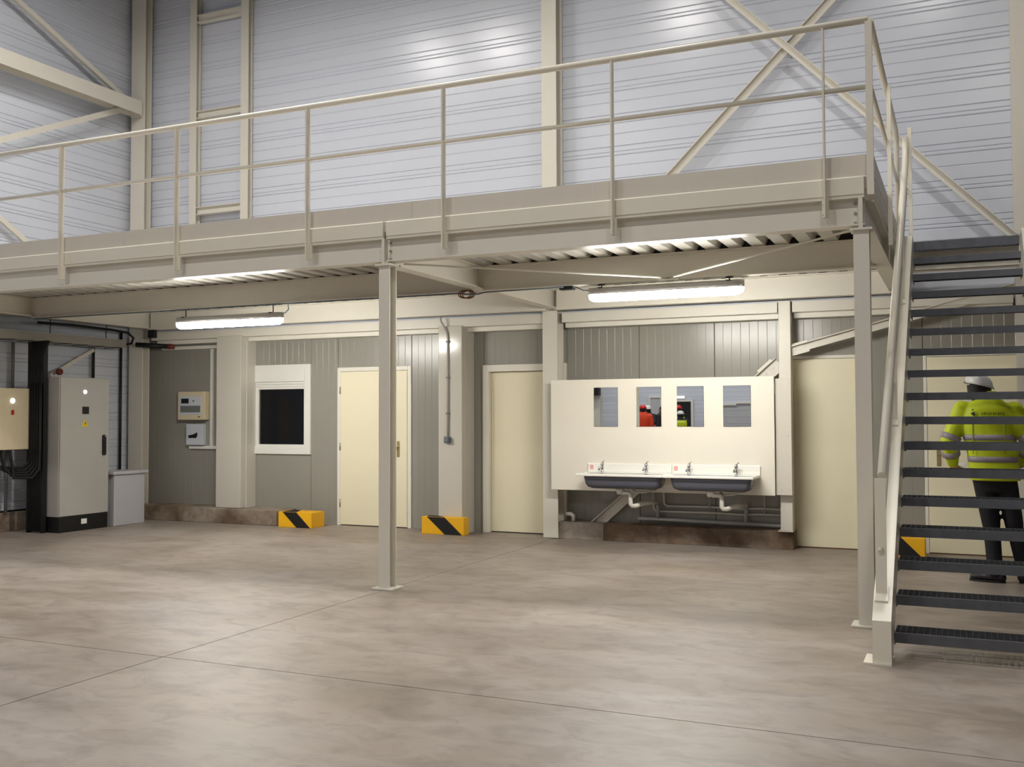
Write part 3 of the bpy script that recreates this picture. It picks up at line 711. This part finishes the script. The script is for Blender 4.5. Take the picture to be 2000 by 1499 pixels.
MB().prism([(9.680, 1.408), (9.666, 1.383), (9.676, 1.383), (9.670, 1.358), (9.690, 1.388), (9.680, 1.388), (9.688, 1.408)], 'x', FX+0.002, FX+0.003).build('bolt_symbol', 'black', sg)

t = thing('pedestal_box', (-10.6, 10.44, 0), 'low grey pedestal box with overhanging lid beside the tall cabinet', 'box')
MB().box(-10.75, -10.425, 10.17, 10.72, 0.0, 0.69).build('pedestal_body', 'pedestal_grey', t, bevel=0.010)
MB().box(-10.78, -10.395, 10.13, 10.765, 0.69, 0.735).build('pedestal_lid', 'pedestal_grey', t, bevel=0.010)

BX = -10.85
t = thing('switch_box', (-11.0, 8.8, 1.05), 'cream wall switch box with pilot lamp and red handle on the left wall', 'switch box')
MB().box(-11.25, BX-0.015, 8.39, 9.19, 1.06, 1.835).build('case', 'box_cream', t, bevel=0.006)
dd = MB().box(BX-0.015, BX, 8.395, 9.185, 1.065, 1.830).build('door', 'box_cream', t, bevel=0.005)
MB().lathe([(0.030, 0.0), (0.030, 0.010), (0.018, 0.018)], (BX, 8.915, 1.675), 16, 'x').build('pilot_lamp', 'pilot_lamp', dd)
MB().bar((BX+0.015, 8.91, 1.50), (BX+0.015, 8.91, 1.56), 0.024, 0.02).build('switch_handle', 'red', dd)
MB().box(BX-0.05, BX-0.002, 9.186, 9.191, 1.36, 1.44).build('latch', 'steel', dd)
for k in range(5):
    y = 8.55+0.09*k
    cx_ = -11.06+0.045*k; ex_ = -10.83+0.042*k
    cb = MB().tube([(cx_, y, 1.056), (cx_, y+0.01, 0.98), (cx_, y+0.05, 0.90-0.02*k), (cx_+0.03, 8.98-0.01*k, 0.83-0.03*k), (ex_-0.04, 9.10, 0.83-0.03*k), (ex_, 9.165, 0.90-0.02*k), (ex_, 9.17, 1.10), (ex_, 9.17, 1.9)], 0.019, 8).build('power_cable', 'black_rubber')
    tag(cb, 'thick black power cable looping under the cream wall switch box', 'cable', 'cables under the switch box')
pp = pipe('wall_pipe', [(-11.20, 9.12, 0.25), (-11.20, 9.12, 1.055)], 0.02, 'pipe_grey', 'thin grey pipe on the left wall below the cream switch box')
pipe('wall_pipe', [(-11.20, 9.20, 1.84), (-11.20, 9.20, 2.44)], 0.02, 'pipe_grey', 'thin grey pipe on the left wall above the cream switch box')
# vertical cable ladder, full of black cables
t = thing('cable_ladder', (-10.79, 9.23, 0.0), 'vertical black cable ladder packed with cables between switch box and cabinet', 'cable ladder')
for x in (-10.915, -10.655): MB().box(x-0.012, x+0.012, 9.20, 9.262, 0.0, 2.44).build('side_rail', 'black', t)
for k in range(8): MB().box(-10.903, -10.667, 9.235, 9.26, 0.2+0.29*k, 0.23+0.29*k).build('rung', 'black', t)
for k in range(7):
    x = -10.885+0.0333*k
    MB().tube([(x, 9.213, 0.02), (x, 9.211, 1.2), (x, 9.213, 2.22), (x+0.03+0.012*k, 9.213, 2.44)], 0.019, 8).build('cable', 'black_rubber', t)
# horizontal perforated tray
t = thing('cable_tray', (-11.0, 9.4, 2.46), 'perforated steel cable tray running high along the left wall', 'cable tray')
MB().box(-11.14, -10.85, 7.5, 10.78, 2.455, 2.460).build('tray_floor', 'tray_steel', t)
for x in (-11.14, -10.853): MB().box(x, x+0.003, 7.5, 10.78, 2.460, 2.565).build('tray_side', 'tray_steel', t)
for k in range(11):
    MB().box(-11.14, -10.846, 7.75+0.29*k, 7.775+0.29*k, 2.448, 2.4545).build('tray_rib', 'black', t)
for y in (8.2, 9.6, 10.55): MB().tube([(-11.0, y, 2.46), (-11.0, y, 2.97)], 0.006, 6).build('drop_rod', 'black', t)
for k in range(4):
    x = -10.905-0.052*k
    pts = [(x, 7.6, 2.480), (x, 9.0, 2.482), (x, 10.3, 2.480), (x, 10.74, 2.482)]
    if k == 0: pts += [(x, 10.93, 2.53), (x-0.01, 10.98, 2.61), (x-0.02, 10.88, 2.68), (x-0.03, 10.6, 2.70), (x-0.03, 9.9, 2.712), (x-0.03, 9.35, 2.70)]
    cb = MB().tube(pts, 0.018, 8).build('tray_cable', 'black_rubber')
    if k == 0: tag(cb, 'black cable leaving the high cable tray and looping back over it', 'cable')
    else: tag(cb, 'black cable lying straight in the high cable tray', 'cable', 'cables in the high tray')
pipe('wall_conduit', [(-11.20, 10.515, 1.99), (-11.20, 10.515, 2.45)], 0.022, 'black', 'dark conduit dropping from the tray behind the tall cabinet')
pipe('wall_conduit', [(-11.235, 11.06, 0.25), (-11.235, 11.06, 2.72)], 0.020, 'black', 'long dark conduit running down beside the corner column')
rc = MB().tube([(-11.10, 9.83, 2.08), (-11.06, 9.83, 2.08)], 0.045, 14).build('valve_wheel', 'dull_red')
tag(rc, 'red round valve wheel at the end of the short left-wall brace', 'valve')
rp = thing('red_tipped_pipe', (-10.5, 11.10, 2.5), 'dark pipe with a red end above the grey wall corner', 'pipe')
MB().tube([(-10.93, 11.04, 2.52), (-10.58, 11.30, 2.50)], 0.035, 10).build('pipe_body', 'black', rp)
MB().tube([(-10.58, 11.30, 2.50), (-10.50, 11.36, 2.497)], 0.038, 10).build('pipe_end', 'dull_red', rp)
jb = MB().box(-10.62, -10.50, 10.95, 11.01, 2.60, 2.715).build('junction_box', 'black', bevel=0.004)
tag(jb, 'black junction box at the ceiling corner above the grey wall', 'junction box')
il = thing('blue_glint_stand_in', (-8.60, 12.36, 1.70), 'small blue glowing disc added behind the office window in place of a reflection', 'lamp')  # added glowing disc, imitates the blue reflection in the window pane
MB().box(-8.80, -8.68, 12.38, 12.419, 1.60, 1.74).build('glint_backing', 'black', il)
MB().lathe([(0.016, -0.012), (0.016, 0.0)], (-8.74, 12.38, 1.69), 10, 'y').build('glint_disc', 'blue_glint_glow', il)

# ================================================================== BEHIND THE CAMERA (seen in the mirrors)
dk = thing('door_5', (-8.3, YF, 0), kind='structure')
MB().box(-8.42, -7.90, YF+0.015, YF+0.03, 0.0, 1.93).build('dark_opening', 'black', dk)
MB().box(-8.47, -8.42, YF+0.012, YF+0.06, 0, 2.0).box(-7.90, -7.83, YF+0.012, YF+0.06, 0, 2.0).box(-8.42, -7.90, YF+0.012, YF+0.06, 1.93, 2.0).build('door_frame', 'frame_white', dk)
dk = thing('door_6', (-9.1, YF, 0), kind='structure')
MB().box(-8.86, -8.53, YF+0.015, YF+0.03, 0.0, 2.06).build('door_leaf', 'pedestal_grey', dk)
MB().box(-8.91, -8.86, YF+0.012, YF+0.06, 0, 2.11).box(-8.53, -8.48, YF+0.012, YF+0.06, 0, 2.11).box(-8.86, -8.53, YF+0.012, YF+0.06, 2.06, 2.11).build('door_frame', 'frame_white', dk)
dk = thing('door_7', (-6.3, YF, 0), kind='structure')
for k in range(9): MB().box(-7.2, -5.2, YF+0.015, YF+0.04, 0.205*k, 0.205*k+0.2).build('door_panel', 'pedestal_grey', dk)
MB().box(-7.25, -6.45, YF+0.012, YF+0.09, 1.80, 1.86).box(-6.45, -5.1, YF+0.012, YF+0.09, 1.85, 1.91).build('door_header', 'frame_white', dk)
es = thing('exit_lamp', (-8.3, YF+0.05, 2.03), 'small white emergency lamp over the dark doorway on the front wall', 'lamp')
MB().box(-8.40, -8.10, YF+0.012, YF+0.05, 2.03, 2.11).build('lamp_case', 'upvc', es)
MB().box(-8.39, -8.11, YF+0.05, YF+0.06, 2.04, 2.10).build('lamp_lens', 'exit_lens', es)
sp = MB().box(-11.1, -10.85, YF+0.25, YF+0.5, 2.15, 2.45).box(-11.20, -11.1, YF+0.33, YF+0.42, 2.25, 2.35).build('loudspeaker', 'black', bevel=0.01)
tag(sp, 'black box loudspeaker high in the front corner of the hall', 'loudspeaker')
hcol('steel_column', -9.75, YF+0.02, 0.22, 0.2, 0, 9.3, 'cream steel column on the front wall beside a grey door', base=False)
hcol('steel_column', -11.0, YF+0.02, 0.22, 0.2, 0, 9.3, 'cream steel column in the front corner of the hall', base=False)

# ================================================================== PEOPLE
def cap(mb, p0, r0, p1, r1, n=14):
    p0 = Vector(p0); p1 = Vector(p1); d = (p1-p0); L = d.length or 1e-6; d.normalize()
    pts = []; rs = []
    for k in range(4): a = PI/2*(k+0.15)/4.15; pts.append(p0-d*r0*math.cos(a)); rs.append(r0*math.sin(a))
    for k in range(4): a = PI/2*(k/4.15); pts.append(p1+d*r1*math.sin(a)); rs.append(r1*math.cos(a))
    mb.tube(pts, rs, n)
def chain(mb, pts):
    for (a, ra), (b, rb) in zip(pts, pts[1:]): cap(mb, a, ra, b, rb)
def oval(cx, cy, z, rx, ry, n=28, e=2.4):
    q = []
    for k in range(n):
        a = 2*PI*k/n; c, s = math.cos(a), math.sin(a)
        q.append((cx+rx*math.copysign(abs(c)**(2/e), c), cy+ry*math.copysign(abs(s)**(2/e), s), z))
    return q
def remesh(o, vox, it=4):
    r = o.modifiers.new('remesh', 'REMESH'); r.mode = 'VOXEL'; r.voxel_size = vox; r.use_smooth_shade = True
    s = o.modifiers.new('smooth', 'SMOOTH'); s.factor = 0.5; s.iterations = it
def hand(mb, wrist, dirv, palm_n, side):
    w_ = Vector(wrist); d = Vector(dirv).normalized(); n = Vector(palm_n).normalized(); s = d.cross(n).normalized()*side
    for k in range(4):                       # palm
        o = s*(0.027-0.018*k)
        cap(mb, w_+d*0.012+o*0.6, 0.016, w_+d*0.082+o, 0.012)
    for k, L in enumerate((0.066, 0.076, 0.070, 0.054)):
        o = s*(0.027-0.018*k); b = w_+d*0.085+o
        k1 = b+(d*0.92+n*0.38).normalized()*L*0.45; k2 = k1+(d*0.55+n*0.83).normalized()*L*0.32; k3 = k2+(d*0.1+n).normalized()*L*0.26
        chain(mb, [(b, 0.0095), (k1, 0.0088), (k2, 0.008), (k3, 0.007)])
    b = w_+d*0.025+s*0.026; k1 = b+(d*0.6+s*0.7+n*0.3).normalized()*0.035; k2 = k1+(d*0.85+s*0.2+n*0.5).normalized()*0.03; k3 = k2+(d*0.7+n*0.7).normalized()*0.024
    chain(mb, [(b, 0.014), (k1, 0.012), (k2, 0.0105), (k3, 0.009)])

def person(loc, rotz, label, J, jacket, trousers, helmet=None, vest=None, vox=0.012, hivis=False, grp=None, head_tilt=0.0, hair='hair_dark'):
    t = thing('person', loc, label, 'person', grp, rotz=rotz, local=True)
    H = Vector(J['head'])
    # ---- body: one continuous surface
    b = MB()
    b.ellipsoid(H, 0.078, 0.098, 0.118)
    b.ellipsoid(H+Vector((0, 0.035, -0.055)), 0.058, 0.062, 0.062)
    cap(b, H+Vector((0, -0.005, -0.09)), 0.056, Vector(J['chest'])+Vector((0, -0.01, 0.14)), 0.066)
    cap(b, H+Vector((0, 0.095, 0.005)), 0.011, H+Vector((0, 0.112, -0.025)), 0.015)          # nose
    for s in (-1, 1): b.ellipsoid(H+Vector((s*0.080, -0.01, -0.012)), 0.012, 0.026, 0.034, 10, 6)
    cap(b, H+Vector((-0.02, 0.088, -0.062)), 0.010, H+Vector((0.02, 0.088, -0.062)), 0.010)
    chain(b, [(J['chest'], 0.125), (J['pelvis'], 0.125)])
    for s in ('l', 'r'):
        chain(b, [(J['sh_'+s], 0.052), (J['el_'+s], 0.042), (J['wr_'+s], 0.029)])
        chain(b, [(J['hip_'+s], 0.088), (J['kn_'+s], 0.058), (J['an_'+s], 0.042)])
        cap(b, J['an_'+s], 0.042, Vector(J['an_'+s])+Vector((J['ft_'+s][0]*0.04, J['ft_'+s][1]*0.04, -0.035)), 0.03)
        d = (Vector(J['wr_'+s])-Vector(J['el_'+s])); 
        hand(b, J['wr_'+s], d+Vector((0, 0.05, 0)), Vector((0.5 if s == 'l' else -0.5, 1, 0)) - d.normalized()*d.normalized().dot(Vector((0.5 if s == 'l' else -0.5, 1, 0))), 1 if s == 'l' else -1)
    o = b.build('body', 'skin', t); remesh(o, 0.007 if vox < 0.013 else vox*0.8, 3)
    # face details
    for s in (-1, 1):
        MB().ellipsoid(H+Vector((s*0.031, 0.088, 0.004)), 0.012, 0.012, 0.008, 10, 6).build('eye', 'hair_dark', t)
    MB().ellipsoid(H+Vector((0, 0.100, -0.062)), 0.024, 0.008, 0.006, 10, 6).build('mouth', 'red', t)
    # hair
    hb = MB(); hb.ellipsoid(H+Vector((0, -0.018, 0.014)), 0.086, 0.094, 0.114); hb.ellipsoid(H+Vector((0, -0.04, -0.04)), 0.074, 0.066, 0.075)
    hb.build('hair', hair, t)
    # ---- trousers
    b = MB(); P = Vector(J['pelvis'])
    b.rings([oval(P.x, P.y, P.z+z, rx, ry) for z, rx, ry in ((-0.17, 0.13, 0.10), (-0.10, 0.165, 0.115), (-0.03, 0.178, 0.128), (0.06, 0.168, 0.122), (0.14, 0.155, 0.115))])
    for s in ('l', 'r'):
        a = Vector(J['an_'+s])
        chain(b, [(Vector(J['hip_'+s])+Vector((0, 0, 0.0)), 0.098), (J['kn_'+s], 0.076), (a+Vector((0, 0, -0.01)), 0.064)])
    o = b.build('trousers', trousers, t); remesh(o, vox, 5)
    # ---- shoes
    for s in ('l', 'r'):
        a = Vector(J['an_'+s]); d = Vector((J['ft_'+s][0], J['ft_'+s][1], 0)).normalized()
        b = MB(); g0 = a.copy(); g0.z = 0.045
        cap(b, g0-d*0.045, 0.044, g0+d*0.07+Vector((0, 0, -0.004)), 0.043); cap(b, g0+d*0.05, 0.043, g0+d*0.175+Vector((0, 0, -0.010)), 0.034)
        cap(b, g0, 0.043, a+Vector((0, 0, 0.03)), 0.048)
        sh = b.build('shoe', 'shoe_black', t); remesh(sh, 0.010, 3)
        b = MB(); n = d.cross(Vector((0, 0, 1)))
        rr = []
        for z in (0.0, 0.016):
            q = []
            for k in range(20):
                an = 2*PI*k/20; q.append(g0+d*(0.065+0.148*math.cos(an))+n*(0.047*math.sin(an))+Vector((0, 0, z-0.045)))
            rr.append(q)
        b.rings(rr).build('sole', 'black_rubber', t)
    # ---- jacket
    Cc = Vector(J['chest']); b = MB()
    hemz = J['hem']
    lv = [(hemz, P.x, P.y, 0.205, 0.150), (hemz+0.07, P.x, P.y, 0.203, 0.150), (hemz+0.20, (P.x*2+Cc.x)/3, P.y, 0.198, 0.146),
          (Cc.z-0.06, Cc.x, Cc.y, 0.212, 0.150), (Cc.z+0.06, Cc.x, Cc.y, 0.218, 0.148), (Cc.z+0.15, Cc.x, Cc.y-0.005, 0.195, 0.125), (Cc.z+0.215, Cc.x, Cc.y-0.01, 0.12, 0.092), (Cc.z+0.25, Cc.x, Cc.y-0.01, 0.085, 0.085)]
    b.rings([oval(cx, cy, z, rx, ry) for z, cx, cy, rx, ry in lv])
    for s in ('l', 'r'):
        wv = Vector(J['wr_'+s]); ev = Vector(J['el_'+s]); sv = Vector(J['sh_'+s])
        chain(b, [(sv.lerp(Cc, 0.30), 0.085), (sv, 0.088), (sv.lerp(ev, 0.55), 0.082), (ev, 0.076), (ev.lerp(wv, 0.75), 0.062), (wv, 0.050)])
    b.rings([oval(Cc.x, Cc.y-0.01, Cc.z+z, r, r) for z, r in ((0.20, 0.088), (0.295, 0.076))])
    o = b.build('jacket', jacket, t); remesh(o, vox, 6)
    def at_z(z):
        for a, c in zip(lv, lv[1:]):
            if a[0] <= z <= c[0]:
                u = (z-a[0])/(c[0]-a[0]); return [a[i]*(1-u)+c[i]*u for i in range(1, 5)]
    def band(z0, z1, m_, off=0.004, name='reflective_band'):
        rr = []
        for z, e in ((z0, 0), (z0, off), (z1, off), (z1, 0)):
            cx, cy, rx, ry = at_z(z); rr.append(oval(cx, cy, z, rx+e-0.001, ry+e-0.001))
        MB().rings(rr, cap=False).build(name, m_, t)
    def sband(p, q, r, m_, w_=0.05):
        p = Vector(p); q = Vector(q); d = (q-p).normalized()
        MB().tube([p-d*(w_/2+0.002), p-d*w_/2, p+d*w_/2, p+d*(w_/2+0.002)], [r*0.9, r, r*0.985, r*0.88], 20).build('reflective_band', m_, t)
    if hivis:
        band(1.045, 1.095, 'reflective'); band(1.235, 1.285, 'reflective')
        for s in ('l', 'r'):
            sv = Vector(J['sh_'+s]); ev = Vector(J['el_'+s]); wv = Vector(J['wr_'+s])
            sband(sv.lerp(ev, 0.88), ev, 0.086, 'reflective'); sband(ev.lerp(wv, 0.52), wv, 0.076, 'reflective')
    if vest:
        lo = [(z, cx, cy, rx+0.010, ry+0.010) for z, cx, cy, rx, ry in lv if z <= Cc.z+0.16]
        MB().rings([oval(cx, cy, z, rx, ry) for z, cx, cy, rx, ry in lo]).build('vest', vest, t)
        for s in (-1, 1):
            MB().bar((Cc.x+s*0.10, Cc.y-0.09, Cc.z+0.14), (Cc.x+s*0.09, Cc.y+0.05, Cc.z+0.255), 0.07, 0.02).build('vest_strap', vest, t)
        band(1.10, 1.15, 'reflective', 0.016)
    # ---- helmet
    if helmet:
        hh = MB(); c = H+Vector((0, 0.0, 0.047))
        prof = [(0.122, 0.0), (0.120, 0.02), (0.113, 0.05), (0.096, 0.080), (0.066, 0.101), (0.025, 0.110)]
        rr = []
        for r, z in prof: rr.append([(c.x+r*0.93*math.cos(2*PI*k/24), c.y+r*1.12*math.sin(2*PI*k/24), c.z+z+head_tilt*(-math.cos(2*PI*k/24))*r*0.4) for k in range(24)])
        ho = hh.rings(rr).build('helmet', helmet, t)
        br = MB(); q0 = []; q1 = []; q2 = []
        for k in range(13):
            a = PI*k/12; x_ = math.cos(a); y_ = math.sin(a)
            q0.append((c.x+0.119*x_, c.y+0.143*y_, c.z+0.008+head_tilt*(-x_)*0.05)); q1.append((c.x+0.123*x_, c.y+0.143*y_+0.045*y_, c.z-0.006+head_tilt*(-x_)*0.05))
        br.add(q0+q1+[(x, y, z+0.005) for x, y, z in q0]+[(x, y, z+0.005) for x, y, z in q1],
               [(i, i+1, 13+i+1, 13+i) for i in range(12)] + [(26+i, 26+i+1, 39+i+1, 39+i) for i in range(12)] + [(13+i, 13+i+1, 39+i+1, 39+i) for i in range(12)])
        br.build('helmet_peak', helmet, t)
        MB().rings([oval(H.x, H.y-0.008, H.z+z, rx, ry, e=2.0) for z, rx, ry in ((-0.05, 0.092, 0.108), (0.052, 0.101, 0.121))], cap=False).build('helmet_band', 'black', t)
    return t

ROOT = (0.20, 9.75, 0.0)
J = dict(head=(-0.065, 0.02, 1.668), chest=(0.0, 0.0, 1.37), pelvis=(0.045, 0.0, 0.955),
         sh_l=(-0.205, 0.0, 1.495), el_l=(-0.315, -0.03, 1.225), wr_l=(-0.29, 0.10, 1.03),
         sh_r=(0.205, 0.0, 1.485), el_r=(0.325, -0.04, 1.235), wr_r=(0.27, 0.12, 1.05),
         hip_l=(-0.045, 0.0, 0.88), kn_l=(0.01, 0.02, 0.50), an_l=(0.035, -0.01, 0.10), ft_l=(-0.98, 0.2),
         hip_r=(0.135, 0.0, 0.88), kn_r=(0.19, 0.03, 0.50), an_r=(0.27, 0.08, 0.10), ft_r=(0.5, 0.9), hem=0.885)
man = person(ROOT, 0.0, 'person in white helmet and yellow hi-vis jacket standing behind the stairs', J, 'hivis', 'navy_trousers', 'helmet_white', hivis=True, head_tilt=0.6)
# back print: angular emblem and an unreadable dark word-mark, following the back of the jacket
def back_y(x, z): 
    u = min(1, abs(x)/0.215); return -0.150*(1-u**2.4)**(1/2.4)
pr_ = MB()
def patch(mb, pts):
    q = [(x, back_y(x, z)-0.004, z) for x, z in pts]; mb.add(q + [(x, y-0.002, z) for x, y, z in q], [tuple(range(len(q))), tuple(range(len(q), 2*len(q)))] + [(i, (i+1) % len(q), len(q)+(i+1) % len(q), len(q)+i) for i in range(len(q))])
patch(pr_, [(-0.140, 1.470), (-0.108, 1.487), (-0.106, 1.452), (-0.116, 1.446)])
patch(pr_, [(-0.130, 1.505), (-0.110, 1.510), (-0.128, 1.490)])
pr_.build('emblem', 'print_dark', man)
tx = MB()
rr_ = random.Random(3)
for k in range(10):
    x = -0.055+k*0.0185
    patch(tx, [(x, 1.457), (x+0.0045, 1.457), (x+0.0045, 1.476), (x, 1.476)])
    z = rr_.choice((1.457, 1.4645, 1.472)); patch(tx, [(x+0.0045, z), (x+0.012, z), (x+0.012, z+0.004), (x+0.0045, z+0.004)])
    if k % 2: patch(tx, [(x+0.009, 1.457), (x+0.0125, 1.457), (x+0.0125, 1.476), (x+0.009, 1.476)])
tx.build('word_mark', 'print_dark', man)
sm_ = MB()
for x in (-0.125, 0.125):
    sm_.tube([(x, back_y(x, 0)-0.002, z) for z in (1.12, 1.20, 1.30, 1.42)], 0.0035, 6)
sm_.build('seam', 'hivis_seam', man)
MB().bar((-0.245, 0.16, 0.985), (-0.225, 0.30, 1.02), 0.10, 0.004).build('held_paper', 'paper', None)
pap = bpy.data.objects['held_paper']; pap.location += Vector(ROOT); tag(pap, 'white sheet of paper held by the person behind the stairs', 'paper')

def stand(k=1.0, dx=0.0):
    d = dict(head=(0, 0.02, 1.64), chest=(0, 0, 1.34), pelvis=(0, 0, 0.94), sh_l=(-0.20, 0, 1.46), el_l=(-0.27, -0.03, 1.18), wr_l=(-0.22, 0.14, 1.02),
             sh_r=(0.20, 0, 1.46), el_r=(0.27, -0.03, 1.18), wr_r=(0.22, 0.14, 1.02), hip_l=(-0.10, 0, 0.87), kn_l=(-0.11, 0.02, 0.49), an_l=(-0.12, -0.01, 0.10), ft_l=(-0.2, 0.98),
             hip_r=(0.10, 0, 0.87), kn_r=(0.11, 0.02, 0.49), an_r=(0.12, -0.01, 0.10), ft_r=(0.2, 0.98), hem=0.86)
    return d
G = 'people standing in the hall seen in the mirrors'
person((-8.22, -6.3, 0), PI*0.9, 'person in orange jacket and red helmet reflected in the wash panel mirror', stand(), 'jacket_orange', 'navy_trousers', 'helmet_red', vox=0.022, grp=G)
pB = stand(); pB['wr_r'] = (0.05, 0.17, 1.50); pB['el_r'] = (0.26, 0.08, 1.26)
person((-8.40, -7.5, 0), 0.2, 'person in black jacket and white helmet with hand raised to the face', pB, 'jacket_black', 'navy_trousers', 'helmet_white', vox=0.022, grp=G)
person((-7.66, -6.4, 0), PI*0.6, 'bare-headed dark-haired person in a black jacket standing in the hall', stand(), 'jacket_black', 'navy_trousers', None, vox=0.022, grp=G)
person((-7.83, -7.6, 0), PI*0.5, 'person in black jacket and red helmet near the dark doorway', stand(), 'jacket_black', 'navy_trousers', 'helmet_red', vox=0.022, grp=G)
pe = person((-7.29, -5.8, 0), PI*0.9, 'shorter person in yellow vest and white helmet near the dark doorway', stand(), 'jacket_black', 'navy_trousers', 'helmet_white', vest='hivis', vox=0.022, grp=G)
pe.scale = (0.9, 0.9, 0.9)
